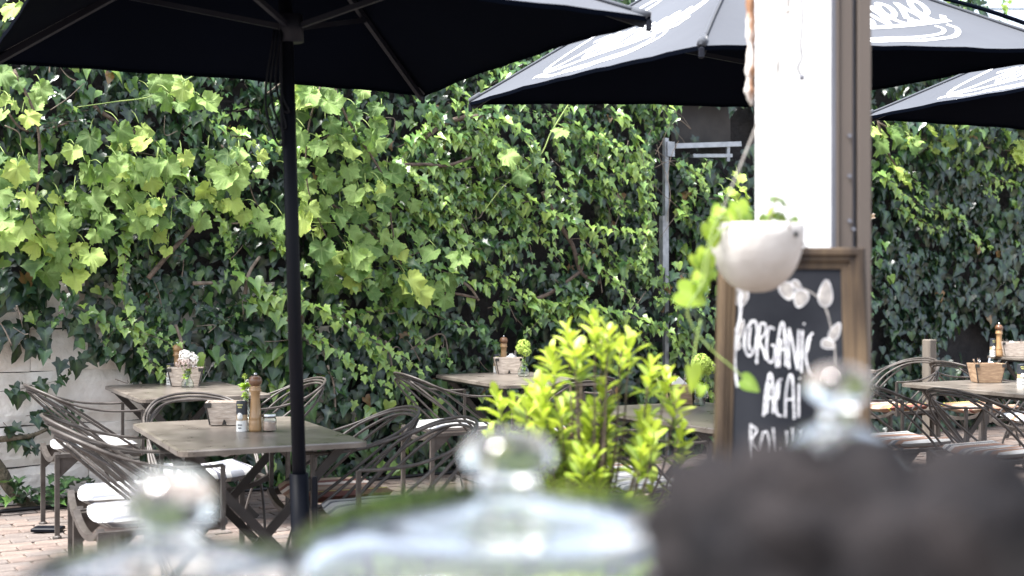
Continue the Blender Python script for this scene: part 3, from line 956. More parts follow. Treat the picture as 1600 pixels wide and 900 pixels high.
# ------------------------------------------------------------------ parasols
def parasol(label, base, corners, apex, hub, logos=(), flap=None, cords=False):
    """corners: four world points in order round the canopy; base on the ground; apex on top"""
    root = empty('parasol', base, 0, label, 'parasol', 'black square parasols over the tables')
    O = Vector(base)
    cs = [Vector(c) - O for c in corners]; ap = Vector(apex) - O; hb = Vector(hub) - O
    pdir = ap.normalized()
    m = MB(); m.tube([Vector((0, 0, .05)), pdir * (ap.length + .02)], .026, 14); m.build('pole', DARKMET, root, smooth=True)
    m = MB(); m.tube([Vector((0, 0, 0)), pdir * .66], .036, 14); sk = m.build('socket', DARKMET, root, smooth=True)
    m = MB(); m.box((.042, -.01, .5), (.02, .02, .30), bev=.003); m.build('clamp', DARKMET, sk)
    m = MB(); m.tube([Vector((.05, 0, .45)), Vector((.085, -.01, .45))], .009, 8); m.build('knob', STEEL, sk)
    m = MB(); m.box((0, 0, .03), (.6, .6, .05), bev=.008); m.build('base_plate', DARKMET, root)
    def surf(k, q, r):
        A, B = cs[k], cs[(k + 1) % 4]
        e = A.lerp(B, q)
        bow = 1 - .022 * math.sin(math.pi * q) * r
        p = ap.lerp(e, r * bow)
        p.z -= .030 * math.sin(math.pi * r) * math.sin(math.pi * q) + .012 * math.sin(math.pi * r)
        p.z += .006 * mn.noise(Vector((q * 5 + k * 9, r * 5, 1.7))) * r
        p.z += .004 * math.sin(q * 40 + k) * max(0, r - .8) * 5 * .5
        return p
    def sn(k, q, r):
        a = surf(k, min(1, q + .01), r) - surf(k, max(0, q - .01), r)
        b = surf(k, q, min(1, r + .01)) - surf(k, q, max(0, r - .01))
        n = b.cross(a).normalized()
        return n if n.z > 0 else -n
    nq, nr = 18, 14
    for k in range(4):
        m = MB(); vv = []; vb = []
        for j in range(nr + 1):
            for i in range(nq + 1):
                p = surf(k, i / nq, .02 + .98 * j / nr)
                n_ = sn(k, i / nq, .02 + .98 * j / nr)
                vv.append(p + n_ * .0015); vb.append(p - n_ * .0015)
        q1 = nq + 1
        ff = [(j * q1 + i, j * q1 + i + 1, (j + 1) * q1 + i + 1, (j + 1) * q1 + i) for j in range(nr) for i in range(nq)]
        m.add(vv, ff, 0); m.add(vb, [tuple(reversed(f)) for f in ff], 1)
        # hem band closing the edge
        last = nr * q1
        hv = []; hf = []
        for i in range(nq + 1):
            hv += [vv[last + i], vb[last + i] - Vector((0, 0, .014))]
        hf = [(2 * i, 2 * i + 2, 2 * i + 3, 2 * i + 1) for i in range(nq)]
        m.add(hv, hf, 1)
        m.add([v_ + Vector((0, 0, 0)) for v_ in hv], [tuple(reversed(f)) for f in []], 1)
        m.build('canopy_panel', [CANTOP, CANUND], root, smooth=True)
    # seams, ribs, corner sleeves
    for k in range(4):
        A = cs[k]
        m = MB()
        ridge = [surf(k, 0, .03 + .97 * i / 12) + Vector((0, 0, .006)) for i in range(13)]
        m.tube(ridge, .008, 5); m.build('seam', CANTOP, root, smooth=True)
        d = (A - ap)
        m = MB(); m.bar(ap + d * .04 - Vector((0, 0, .035)), ap + d * .985 - Vector((0, 0, .032)), .018, .026); rb = m.build('rib', RIBMET, root)
        mid = ap + d * .52 - Vector((0, 0, .045))
        m = MB(); m.bar(hb, mid, .016, .02); m.build('strut', RIBMET, rb)
        m = MB(); end = ap + d * .995
        m.tube([ap + d * .955 + Vector((0, 0, .006)), end], lambda t: .014 + .004 * t, 8); m.build('corner_sleeve', CANTOP, root, smooth=True)
        m = MB(); m.box(end - Vector((0, 0, .03)), (.02, .02, .04), bev=.004); m.build('corner_clip', RIBMET, root)
    m = MB(); m.tube([hb - pdir * .05, hb + pdir * .05], .045, 12); m.build('runner', RIBMET, root, smooth=True)
    m = MB(); m.tube([ap - pdir * .08, ap + pdir * .03], .05, 12); m.build('crown', RIBMET, root, smooth=True)
    for (k, flip) in logos:
        strokes, wd = script_strokes('Genovese')
        ln = (cs[(k + 1) % 4] - cs[k]).length
        sc_ = .98 / wd
        def place(p2, lift=.0035):
            lx, ly = p2.x - wd / 2, 1.6 * (p2.y + .25 * p2.x / wd)   # slanting upwards
            if flip: lx = -lx
            r_ = .83 - (ly * sc_) / (ln * .58)
            q_ = .5 + (lx * sc_) / (ln * r_)
            n_ = sn(k, q_, r_)
            return surf(k, q_, r_) + n_ * lift, n_
        letters = [(s_, .027) for s_ in strokes]
        letters += [([Vector((-.05, -.20, 0)), Vector((1.2, -.12, 0)), Vector((2.4, -.06, 0)), Vector((3.9, .02, 0))], .030),
                    ([Vector((.30, -.28, 0)), Vector((1.0, -.40, 0)), Vector((2.2, -.46, 0)), Vector((3.3, -.40, 0)), Vector((3.75, -.22, 0)), Vector((3.7, -.08, 0))], .022),
                    ([Vector((1.2, -.36, 0)), Vector((2.2, -.37, 0)), Vector((3.1, -.32, 0)), Vector((3.45, -.20, 0)), Vector((3.4, -.09, 0))], .016)]
        for s_, w_ in letters:
            pl = [place(p_) for p_ in cr(s_, 6)]
            m = MB(); ribbon(m, [a for a, _ in pl], [b for _, b in pl], w_)
            m.build('logo_stroke', PRINTW, root)
    if flap is not None:
        k = flap
        m = MB(); pts = [surf(k, 0, .55 + .42 * i / 8) + Vector((0, 0, .02 + .022 * math.sin(math.pi * i / 8))) for i in range(9)]
        m.tube(pts, .009, 6); m.build('fold', CANUND, root, smooth=True)
    if cords:
        for i, (dx, drop) in enumerate(((-.095, .42), (-.075, .36), (-.055, .30))):
            a = hb + Vector((dx * .6, -.03, -.01)); b = hb + Vector((-.03, -.04, -.02))
            m = MB(); m.tube(cr([a, a + Vector((dx * .35, 0, -drop * .6)), a + Vector((dx * .1 + .01, 0, -drop * .95)), a + Vector((.03, 0, -drop)), b + Vector((0, 0, -drop * .7)), b], 6), .005, 6)
            m.build('cord', DARKMET, root, smooth=True)
    return root

zE = 2.27
HS = .965
c1 = Vector((-.83, 4.76, 0)); ang1 = R(27.5)
u1 = Vector((math.cos(ang1), math.sin(ang1), 0)); v1 = Vector((-math.sin(ang1), math.cos(ang1), 0))
cor = [c1 + u1 * a * HS + v1 * b * HS + Vector((0, 0, zE)) for a, b in ((-1, -1), (1, -1), (1, 1), (-1, 1))]
base1 = P(475, 1000, 4.76); ap1 = P(441, -166, 4.76)
parasol('large black parasol nearest the camera, seen from below, its pole beside the front table', (base1.x, 4.76, 0), cor, ap1, P(455, 45, 4.76), cords=True)
c0 = Vector((-.213, 6.35, 0)); S2 = 1.95
L2 = c0; N2 = c0 - V * 2.0; F2 = L2 + U * S2; R2 = N2 + U * S2
cor2 = [N2 + Vector((0, 0, 2.215)), R2 + Vector((0, 0, 2.35)), F2 + Vector((0, 0, 2.37)), L2 + Vector((0, 0, 2.27))]
ctr = (L2 + R2) / 2
parasol('black parasol with white script lettering, partly hidden behind the white post', (ctr.x + .16, ctr.y, 0), cor2, (ctr.x - .02, ctr.y, 2.98), (ctr.x + .01, ctr.y, 2.38), logos=((3, False), (0, False)), flap=1)
L3 = Vector((1.90, 6.94, 0)); S3 = 1.9
cor3 = [L3 - V * S3, L3 - V * S3 + U * S3, L3 + U * S3, L3]
ctr = (cor3[0] + cor3[2]) / 2
parasol('black parasol with white script lettering at the right edge, lower than the one beside it', (ctr.x, ctr.y, 0), [c + Vector((0, 0, 2.275)) for c in cor3], (ctr.x, ctr.y, 2.83), (ctr.x, ctr.y, 2.32), logos=((3, False), (0, False)))

# ------------------------------------------------------------------ tables
TL, TW, TZ = 1.14, .75, .74
def make_table():
    root = empty('cafe_table')
    out = []
    rr = .05
    for cx, cy, a0 in ((TW / 2 - rr, TL / 2 - rr, 0), (-TW / 2 + rr, TL / 2 - rr, 90), (-TW / 2 + rr, -TL / 2 + rr, 180), (TW / 2 - rr, -TL / 2 + rr, 270)):
        for k in range(5):
            a = R(a0 + k * 22.5); out.append((cx + rr * math.cos(a), cy + rr * math.sin(a)))
    m = MB(); n = len(out)
    ins = [(x * (1 - .012 / TW * 2), y * (1 - .012 / TL * 2)) for x, y in out]
    vv = [(x, y, TZ - .003) for x, y in ins] + [(x, y, TZ - .007) for x, y in out] + [(x, y, TZ - .026) for x, y in out] + [(x, y, TZ - .026) for x, y in ins]
    ff = [tuple(range(n)), tuple(reversed(range(3 * n, 4 * n)))]
    for lv in range(3):
        for i in range(n):
            j = (i + 1) % n
            ff.append((lv * n + i, (lv + 1) * n + i, (lv + 1) * n + j, lv * n + j))
    m.add(vv, ff); m.build('table_top', TABLEMET, root)
    for sy in (-1, 1):
        y = sy * .40
        m = MB(); m.bar((-.33, y, TZ - .03), (.33, y, 0.0), .036, .016, up=(0, 1, 0)); m.build('leg', TABLELEG, root)
        y2 = sy * .375
        m = MB(); m.bar((.33, y2, TZ - .03), (-.33, y2, 0.0), .036, .016, up=(0, 1, 0)); m.build('leg', TABLELEG, root)
    for (x, z) in ((-.30, .04), (.30, .04), (.12, .26), (-.12, .26)):
        m = MB(); m.bar((x, -.40, z), (x, .40, z), .014, .014); m.build('crossbar', TABLELEG, root)
    for sx in (-1, 1):
        m = MB(); m.bar((sx * .33, -.5, TZ - .036), (sx * .33, .5, TZ - .036), .025, .018, up=(0, 0, 1)); m.build('top_rail', TABLELEG, root)
    return root
proto_t = make_table()
TABLES = {
    'front': ((-1.15, 5.47), 'taupe metal table nearest the camera beside the black parasol pole'),
    'back': ((-1.98, 7.74), 'taupe metal table by the bare white wall with a basket and white flowers'),
    'middle': ((.03, 8.74), 'taupe metal table against the ivy behind the bright green shrub'),
    'board': ((.95, 6.25), 'taupe metal table partly hidden between the green shrub and the chalkboard'),
    'right': ((3.09, 7.93), 'taupe metal table with a tan cutlery basket right of the white post'),
    'far': ((4.87, 11.25), 'taupe metal table farthest back at the right edge with a pale box and pepper mill'),
    'hidden': ((2.16, 9.93), 'taupe metal table of which only a corner shows right behind the white post'),
}
first = True
for key, ((x, y), lab) in TABLES.items():
    o = proto_t if first else copy_tree(proto_t)
    first = False
    o.location = (x, y, 0); o.rotation_euler = (0, 0, PH + rnd.uniform(-.02, .02))
    tag(o, lab, 'table', 'taupe metal cafe tables')

# ------------------------------------------------------------------ chairs
def chair_curve(front, rest):
    half = [Vector(p) for p in [front] + rest]
    left = [Vector((-p.x, p.y, p.z)) for p in half]
    return left, half
def make_chair(kind):
    root = empty('wire_chair')
    SZ = .455
    # dished seat frame: two bowed cross rails and two side rails
    def bow(y, s_=1):
        return [Vector((-.235 + .47 * i / 10, y, SZ - .055 * math.sin(math.pi * i / 10) ** .7 if 0 < i < 10 else SZ)) for i in range(11)]
    for y in (-.235, .225):
        m = MB(); b = bow(y)
        for i in range(10):
            m.bar(b[i], b[i + 1], .022, .028, up=(0, 1, 0))
        m.build('seat_rail', METAL, root)
    for sx in (-1, 1):
        m = MB(); m.bar((sx * .235, -.235, SZ - .012), (sx * .235, .225, SZ - .012), .028, .020, up=(0, 0, 1)); m.build('side_rail', METAL, root)
        m = MB(); m.box((sx * .235, -.235, SZ / 2), (.024, .024, SZ - .004)); lg = m.build('leg', METAL, root)
        m = MB(); m.add([(sx * .235, -.222, SZ - .02), (sx * .235, -.10, SZ - .02), (sx * .235, -.222, SZ - .13), (sx * .229, -.222, SZ - .02), (sx * .229, -.10, SZ - .02), (sx * .229, -.222, SZ - .13)], [(0, 1, 2), (5, 4, 3), (0, 3, 4, 1), (1, 4, 5, 2), (2, 5, 3, 0)])
        m.build('gusset', METAL, lg)
        m = MB(); m.lathe([(0, 0), (.024, 0), (.024, .010), (.012, .018), (0, .018)], 10, (sx * .235, -.235, 0)); m.build('foot_cap', METAL, lg)
        # front leg: the rod sweeps down from the back to the ground
        m = MB(); m.tube(cr([(sx * .13, -.335, .772), (sx * .215, -.25, .69), (sx * .252, -.12, .57), (sx * .256, .0, .455), (sx * .248, .12, .27), (sx * .235, .20, 0.0)], 5), .0070, 7); m.build('leg', METAL, root, smooth=True)
        m = MB(); m.bar((sx * .258, .215, SZ - .03), (sx * .258, .215, .672), .016, .016); m.build('arm_post', METAL, root)
    # hoop rods
    rods = [[(.258, .215, .672), (.272, .12, .672), (.278, -.02, .684), (.262, -.17, .725), (.19, -.30, .785), (.09, -.355, .812), (0, -.37, .818)],
            [(.246, .20, .452), (.258, .06, .55), (.262, -.08, .65), (.244, -.19, .725), (.178, -.30, .778), (.085, -.348, .798), (0, -.36, .802)],
            [(.246, .06, .455), (.254, -.06, .57), (.244, -.17, .67), (.205, -.25, .728), (.15, -.31, .765), (.075, -.342, .782), (0, -.352, .786)]]
    for rd in rods:
        half = cr(rd, 5)
        full = [Vector((-p.x, p.y, p.z)) for p in half] + list(reversed(half))[1:]
        m = MB(); m.tube(full, .0068, 7); m.build('back_rod', METAL, root, smooth=True)
    # cushion
    m = MB(); n = 12; vv = []; ff = []
    for side in (1, -1):
        for j in range(n + 1):
            for i in range(n + 1):
                x = -1 + 2 * i / n; y = -1 + 2 * j / n
                e = max(abs(x), abs(y))
                k = 1 - .10 * (x * x * y * y)
                th = .027 * (1 - e ** 6) ** .5 if e < 1 else 0
                z = SZ - .012 + .020 * x * x + (.004 * mn.noise(Vector((x * 2, y * 2, 4.0))))
                vv.append((x * .218 * k, y * .222 * k, z + .018 + side * th))
    q = n + 1
    for side in (0, 1):
        o_ = side * q * q
        for j in range(n):
            for i in range(n):
                f = (o_ + j * q + i, o_ + j * q + i + 1, o_ + (j + 1) * q + i + 1, o_ + (j + 1) * q + i)
                ff.append(f if side == 0 else tuple(reversed(f)))
    m.add(vv, ff); m.build('cushion', CUSH[kind], root, smooth=True)
    return root
def yaw(d):      # chair faces +y locally
    return math.atan2(-d.x, d.y)
CH = [  # x, y, facing, cushion, label
    (-2.36, 7.22, U, 'white', 'wire chair with white cushion backed against the bare white wall at far left'),
    (-1.42, 5.02, U, 'white', 'wire chair pushed under the left side of the front table, the one nearer the camera'),
    (-1.63, 5.50, U, 'white', 'wire chair on the left side of the front table, directly behind its nearer twin'),
    (-1.47, 6.16, -V, 'grey', 'wire chair at the far end of the front table, facing the camera'),
    (-.50, 5.08, -U, 'white', 'wire chair with white cushion right of the front table, nearest the glass cover'),
    (-.77, 5.57, -U, 'red', 'wire chair with orange and red striped cushion right of the front table'),
    (-1.45, 7.42, -U, 'white', 'wire chair between the black pole and the ivy, facing the table with white flowers'),
    (-.39, 8.20, U, 'white', 'wire chair with white cushion alone before the ivy, left of the shrub'),
    (.33, 8.02, V, 'multi', 'wire chair whose looped back shows behind the top of the green shrub'),
    (.36, 6.30, U, 'multi', 'wire chair with brown striped cushion seen through the shrub, farther of the two'),
    (.56, 5.78, U, 'white', 'wire chair with blue grey striped cushion seen through the lower shrub'),
    (2.83, 9.55, -U, 'red', 'wire chair with rust cushion right behind the white post, near the timber post'),
    (2.27, 7.40, U, 'multi', 'wire chair with brown cushion beside the white post, left side of the right table'),
    (2.61, 6.93, U, 'multi', 'wire chair with white and brown striped cushion, nearest of the chairs at right'),
    (3.45, 9.45, U, 'red', 'wire chair with orange cushion behind the right table, beyond its basket'),
    (3.60, 8.66, -U, 'grey', 'wire chair cut by the right edge, on the far side of the right table'),
]
protos = {}
for x, y, d, kind, lab in CH:
    if kind not in protos:
        protos[kind] = make_chair(kind); o = protos[kind]
    else:
        o = copy_tree(protos[kind])
    o.location = (x, y, 0); o.rotation_euler = (0, 0, yaw(d) + rnd.uniform(-.06, .06))
    tag(o, lab, 'chair', 'taupe wire chairs with looped backs')

# ------------------------------------------------------------------ things on the tables
def basket(loc, rz, label, w=.20, d=.13, h=.105, wood=None, notch=True):
    wood = wood or BASKWOOD
    root = empty('wooden_basket', loc, rz, label, 'basket', 'wooden baskets on the tables')
    tp = .78
    def side(ax, sgn):
        m = MB(); th = .009
        L = w if ax == 'x' else d; off = d if ax == 'x' else w
        pts = []
        for (z, k) in ((.004, tp), (h, 1.0)):
            hl = L / 2 * k - (.0 if ax == 'x' else .0095); o1 = off / 2 * k; o2 = o1 - th
            for s_, oo in ((-hl, o1), (hl, o1), (hl, o2), (-hl, o2)):
                pts.append(Vector((s_, -oo * sgn, z)) if ax == 'x' else Vector((oo * sgn, s_, z)))
        ff = [(0, 1, 5, 4), (1, 2, 6, 5), (2, 3, 7, 6), (3, 0, 4, 7), (4, 5, 6, 7), (3, 2, 1, 0)]
        m.add(pts, ff); return m.build('side_board', wood, root)
    for s_ in (1, -1):
        sb = side('x', s_); side('y', s_)
        for e in (-1, 1):
            m = MB(); k0 = .82
            m.box((e * (w / 2 - .012), -s_ * (d / 2 + .0012), h - .012), (.028, .004, .022)); m.build('corner_bracket', IRON, sb)
            m = MB(); m.bar((e * w / 2 * tp * .985, -s_ * (d / 2 * tp + .001), .006), (e * w / 2 * .985, -s_ * (d / 2 + .001), h - .006), .006, .004); m.build('corner_strip', IRON, sb)
    m = MB(); m.box((0, 0, .006), (w * tp - .02, d * tp - .02, .008)); m.build('bottom_board', wood, root)
    if notch:
        m = MB(); m.prism([(-.010, 0), (.010, 0), (.003, .022), (-.003, .022)], 0, .004)
        o = m.build('notch', IRON, root, loc=(0, -d / 2 * tp - .0028, .006)); o.rotation_euler = (R(90) + .13, 0, 0)
    return root
def mill(loc, label, h=.235, dark=True):
    root = empty('pepper_mill', loc, rnd.uniform(0, 6), label, 'pepper mill', 'turned wood pepper mills')
    k = h / .235
    m = MB(); m.lathe([(0, 0), (.027, 0), (.028, .012), (.027, .045), (.0255, .05), (.028, .055), (.0255, .062), (.0225, .10), (.019, .14), (.0205, .165), (.026, .172), (.026, .178), (.021, .182), (.024, .188), (.022, .194), (0, .194)], 20, rmod=None)
    m.v = [(x * k, y * k, z * k) for x, y, z in m.v]; m.build('body', MILL, root, smooth=True)
    m = MB(); m.lathe([(0, .1945), (.020, .1945), (.0275, .204), (.029, .216), (.026, .228), (.017, .236), (0, .238)], 20)
    m.v = [(x * k, y * k, z * k) for x, y, z in m.v]; m.build('head', MILLDARK if dark else MILL, root, smooth=True)
    m = MB(); m.lathe([(0, .238), (.006, .238), (.0075, .243), (.006, .249), (0, .250)], 12)
    m.v = [(x * k, y * k, z * k) for x, y, z in m.v]; m.build('finial', STEEL, root, smooth=True)
def tin(loc, label, h=.13, r=.024):
    root = empty('spice_tin', loc, rnd.uniform(-.3, .3), label, 'spice tin')
    m = MB(); m.lathe([(0, 0), (r, 0), (r, h * .36), (0, h * .36)], 20); m.build('base_label', LABELW, root, smooth=False)
    m = MB(); m.lathe([(r * .99, h * .361), (r * .99, h * .55)], 20); m.build('middle_label', TANCAP, root, smooth=True)
    m = MB(); m.lathe([(r, h * .5505), (r, h * .96), (r * .93, h), (0, h)], 20); m.build('dark_label', LABELK, root, smooth=False)
    for z_, w_, mt in ((h * .88, .026, LABELY), (h * .80, .018, LABELY), (h * .22, .020, LABELK), (h * .12, .014, LABELK)):
        m = MB(); a = w_ / r / 2
        pts = [Vector((math.sin(-a + 2 * a * i / 6) * (r + .0006), -math.cos(-a + 2 * a * i / 6) * (r + .0006), z_)) for i in range(7)]
        ribbon(m, pts, [Vector((p.x, p.y, 0)).normalized() for p in pts], .005); m.build('print_line', mt, root)
    m = MB(); pts = []
    m.lathe([(0, 0), (.011, 0), (.015, .012), (.011, .03), (0, .034)], 10, (0, -r + .0095, h * .38)); m.build('print_figure', LABELW, root, smooth=True)
def glass_vessel(name, loc, prof, label, cat, wall=.0022, glass=THINGLASS, water=None):
    root = empty(name, loc, 0, label, cat)
    inner = [(max(0.0, r - wall), z + (wall if i == 0 else 0)) for i, (r, z) in enumerate(prof)]
    inner[0] = (0, prof[0][1] + wall * 2)
    full = [(0, prof[0][1])] + prof[1:] + list(reversed(inner[1:])) + [inner[0]]
    m = MB(); m.lathe(full, 24); m.build('glass_body', glass, root, smooth=True)
    return root
def flower_ball(mb_, c, r, n, rs, pr=.008):
    c = Vector(c)
    for _ in range(n):
        d = Vector((rs.gauss(0, 1), rs.gauss(0, 1), rs.gauss(0, 1))).normalized()
        p = c + d * r * rs.uniform(.82, 1.04)
        x = d.orthogonal().normalized(); y = d.cross(x)
        a0 = rs.uniform(0, 6.28)
        vv = [p + d * .001]; 
        for k in range(8):
            a = a0 + k * math.pi / 4; q = pr * (1.0 if k % 2 else .45)
            vv.append(p + (x * math.cos(a) + y * math.sin(a)) * q + d * (.004 if k % 2 else 0))
        mb_.add(vv, [(0, 1 + k, 1 + (k + 1) % 8) for k in range(8)])
def bouquet(loc, label, blooms, stems_to, leaves=0, mats=None, leaf=POTHOS):
    root = empty('flower_bunch', loc, 0, label, 'flowers')
    rs = random.Random(int(loc[0] * 100) + 50)
    for (c, r, mt) in blooms:
        m = MB(); flower_ball(m, c, r, int(90 * (r / .03) ** 2 * .6) + 30, rs, r * .26); b = m.build('bloom', mt, root)
        b['kind'] = 'stuff'
        m = MB(); m.tube(cr([Vector((rs.uniform(-.008, .008), rs.uniform(-.008, .008), .015)), Vector(c) * .5 + Vector((0, 0, .02)), Vector(c)], 4), .0016, 5); m.build('stem', GREENSTEM, root)
    lv = []
    for _ in range(leaves):
        a = rs.uniform(0, 6.28); h_ = rs.uniform(.5, 1.0) * stems_to
        tip = Vector((math.cos(a), math.sin(a), rs.uniform(-.2, .8)))
        lv.append((rs.randrange(3), basis(tip, Vector((0, -.5, 1))), Vector((0, 0, h_)), rs.uniform(.022, .04), rs.uniform(.2, .8)))
    if lv: leaf_objects('leaf', lv, pothos_t, leaf, root)
    return root
def cutlery(loc, rz, group, n_fork, napkins, seed, where):
    rs = random.Random(seed)
    for i in range(napkins):
        m = MB(); a = .05
        m.add([(-.04, 0, 0), (.04, 0, 0), (.045, .006, .055), (0, .014, .085), (-.04, .006, .05), (-.04, .004, 0), (.04, .004, 0), (.045, .010, .055), (0, .018, .085), (-.04, .010, .05)],
              [(0, 1, 2, 3, 4), (9, 8, 7, 6, 5), (0, 5, 6, 1), (1, 6, 7, 2), (2, 7, 8, 3), (3, 8, 9, 4), (4, 9, 5, 0)])
        o = m.build('napkin', NAPKIN, loc=Vector(loc) + Vector((rs.uniform(-.03, .03), .012 * i - .01, .055))); o.rotation_euler = (rs.uniform(-.2, .2), rs.uniform(-.3, .3), rz + rs.uniform(-.3, .3))
        tag(o, ('front' if i == 0 else 'rear') + ' folded white napkin in the basket ' + where, 'napkin', 'napkins in the basket ' + where)
    tl_ = sorted(rs.uniform(-.7, .7) for _ in range(n_fork))
    ordn = ('leftmost', 'second from left', 'third from left', 'fourth from left', 'fifth from left', 'rightmost')
    for i in range(n_fork):
        m = MB(); tilt = Vector((tl_[i], rs.uniform(-.25, .25), 1)).normalized()
        nm_ = 'fork' if i % 2 else 'knife'
        root = empty(nm_, Vector(loc) + Vector((-.045 + .09 * i / max(1, n_fork - 1), rs.uniform(-.02, .02), .012)), rz, 'steel ' + nm_ + ' ' + ordn[i if i < n_fork - 1 else 5] + ' in basket ' + where, nm_, 'cutlery in the basket ' + where)
        e = tilt * .15
        m.bar((0, 0, 0), tilt * .12, .006, .002)
        if i % 2:
            m.bar(tilt * .12 + Vector((-.008, 0, 0)), tilt * .12 + Vector((.008, 0, 0)), .004, .003)
            for dx in (-.008, -.0027, .0027, .008):
                m.bar(tilt * .12 + Vector((dx, 0, 0)), e + Vector((dx, 0, 0)), .0022, .0018)
        else:
            m.bar(tilt * .118, e, .014, .002)
        m.build('handle_and_head', STEEL, root)

def on(x, y, z=TZ - .003):
    """pixel of a base point standing on a table top"""
    Y = (H - z) / ((y - 450) / F)
    p = P(x, y, Y); return Vector((p.x, p.y, z + .0008))
# front table
basket(on(352, 664), PH * .3, 'pale washed wooden basket on the front table', .165, .12, .105)
tin(on(378, 674), 'small dark and white printed spice tin beside the pepper mill on the front table')
mill(on(399, 674), 'tall wooden pepper mill with dark round head on the front table', .235)
r_ = glass_vessel('salt_jar', on(421, 674), [(0, 0), (.027, 0), (.030, .004), (.030, .050), (.027, .056), (.027, .062)], 'small glass jar of pink salt with a lid on the front table', 'jar')
m = MB(); m.lathe([(0, .0052), (.0268, .0052), (.0268, .043), (0, .046)], 20); m.build('salt', PINKSALT, r_, smooth=False)
m = MB(); m.lathe([(0, .0625), (.029, .0625), (.030, .066), (.029, .074), (0, .075)], 20); m.build('lid', STEEL, r_, smooth=False)
v0 = on(384, 655)
glass_vessel('bud_vase', v0, [(0, 0), (.026, 0), (.030, .01), (.027, .035), (.014, .06), (.013, .09), (.017, .1)], 'small clear vase of greenery behind the spice tin on the front table', 'vase')
bouquet(v0, 'sprig of small white flowers and green leaves in the vase on the front table', [((.012, 0, .17), .014, PETALW), ((.02, -.01, .135), .017, PETALW), ((-.005, .0, .20), .010, PETALG), ((.004, .01, .15), .012, PETALW)], .17, 16)
# back table
basket(on(290, 603), PH * .4, 'pale washed wooden basket on the table by the white wall', .215, .13, .115)
mill(on(277, 600), 'wooden pepper mill standing behind the flowers on the table by the white wall', .25, False)
tin(on(266, 601), 'dark topped spice tin left of the basket on the table by the white wall', .135)
v1_ = on(293, 606)
glass_vessel('bud_vase', v1_, [(0, 0), (.034, 0), (.040, .008), (.036, .035), (.020, .062), (.016, .085), (.022, .105)], 'round clear glass vase on the table by the white wall', 'vase')
bouquet(v1_, 'bunch of white and dusty pink round flowers on the table by the white wall', [((-.018, 0, .195), .036, PETALW), ((.035, -.01, .175), .032, PETALW), ((.0, -.02, .15), .03, PETALP), ((-.045, -.01, .15), .026, PETALP), ((.03, .01, .145), .028, PETALP), ((.02, .02, .19), .026, PETALW)], .11, 10)
cutlery(on(303, 601), PH, None, 4, 1, 4, 'on the table by the white wall')
# middle table
basket(on(794, 584), PH * .3, 'pale washed wooden basket on the table before the ivy', .20, .13, .115)
mill(on(787, 581), 'wooden pepper mill standing by the basket on the table before the ivy', .25)
tin(on(776, 582), 'dark spice tin left of the basket on the table before the ivy', .13)
v2_ = on(818, 588)
glass_vessel('bud_vase', v2_, [(0, 0), (.034, 0), (.044, .01), (.040, .04), (.022, .07), (.018, .10), (.024, .12)], 'round clear glass vase on the table before the ivy', 'vase')
bouquet(v2_, 'lime green round flower head in the vase on the table before the ivy', [((0, 0, .21), .045, PETALG), ((.02, -.02, .17), .032, PETALG), ((-.02, 0, .19), .034, PETALG)], .10, 8)
cutlery(on(803, 582), PH, None, 3, 2, 9, 'on the table before the ivy')
# table by the chalkboard
basket(on(1066, 632), PH * .3, 'tan wooden cutlery basket between the shrub and the chalkboard', .20, .13, .10, BASKTAN, False)
cutlery(on(1060, 630), PH, None, 6, 1, 12, 'between the shrub and the chalkboard')
v3_ = on(1092, 634)
glass_vessel('drinking_glass', v3_, [(0, 0), (.030, 0), (.033, .004), (.036, .09)], 'clear drinking glass beside the chalkboard edge', 'glass')
v4_ = on(1096, 622)
glass_vessel('bud_vase', v4_, [(0, 0), (.034, 0), (.040, .008), (.036, .035), (.020, .062), (.018, .10)], 'clear vase of green flowers beside the chalkboard', 'vase')
bouquet(v4_, 'green rounded flower head peeping out left of the chalkboard', [((0, 0, .19), .055, PETALG), ((.04, 0, .17), .04, PETALG)], .1, 6)
# right tables
basket(on(1541, 598), PH * .2, 'tan wooden cutlery basket with black corners on the right table', .205, .13, .125, BASKTAN, False)
cutlery(on(1541, 597), PH * .2, None, 5, 2, 15, 'on the right table')
tin(on(1597, 604), 'pale printed tin at the right edge on the right table', .14, .03)
basket(on(1583, 557), 0, 'pale wooden box at the right edge on the farthest table', .24, .14, .13, BASKWOOD, False)
cutlery(on(1583, 557), 0, None, 3, 2, 18, 'on the farthest table')
mill(on(1561, 557), 'wooden pepper mill on the farthest table at right', .28)
tin(on(1551, 557), 'glass sided spice tin on the farthest table at right', .16)

# ------------------------------------------------------------------ bright shrub
BX, BY = .205, 3.25
shrub = empty('potted_shrub', (BX, BY, 0), 0, 'bright yellow green leafy shrub in the middle of the picture', 'shrub')
m = MB(); m.lathe([(0, 0), (.13, 0), (.135, .02), (.17, .66), (.18, .67), (.18, .70), (.16, .70), (.155, .66), (0, .655)], 28); m.build('planter', TERRA, shrub, smooth=False)
m = MB(); m.lathe([(.154, .668), (.08, .672), (0, .675)], 16); m.build('soil', SOIL, shrub)
brs = random.Random(17)
lv = []
stem_mb = []
outline = [(-.26, .98), (-.245, 1.07), (-.20, 1.06), (-.14, 1.08), (-.10, 1.16), (-.06, 1.24), (-.03, 1.20), (.0, 1.27), (.03, 1.25), (.07, 1.20), (.10, 1.22), (.14, 1.16), (.19, 1.13), (.21, 1.08), (.24, 1.0), (.25, .94), (.23, .88), (.17, .86)]
tips = [(x, brs.uniform(-.12, .12), z) for x, z in outline]
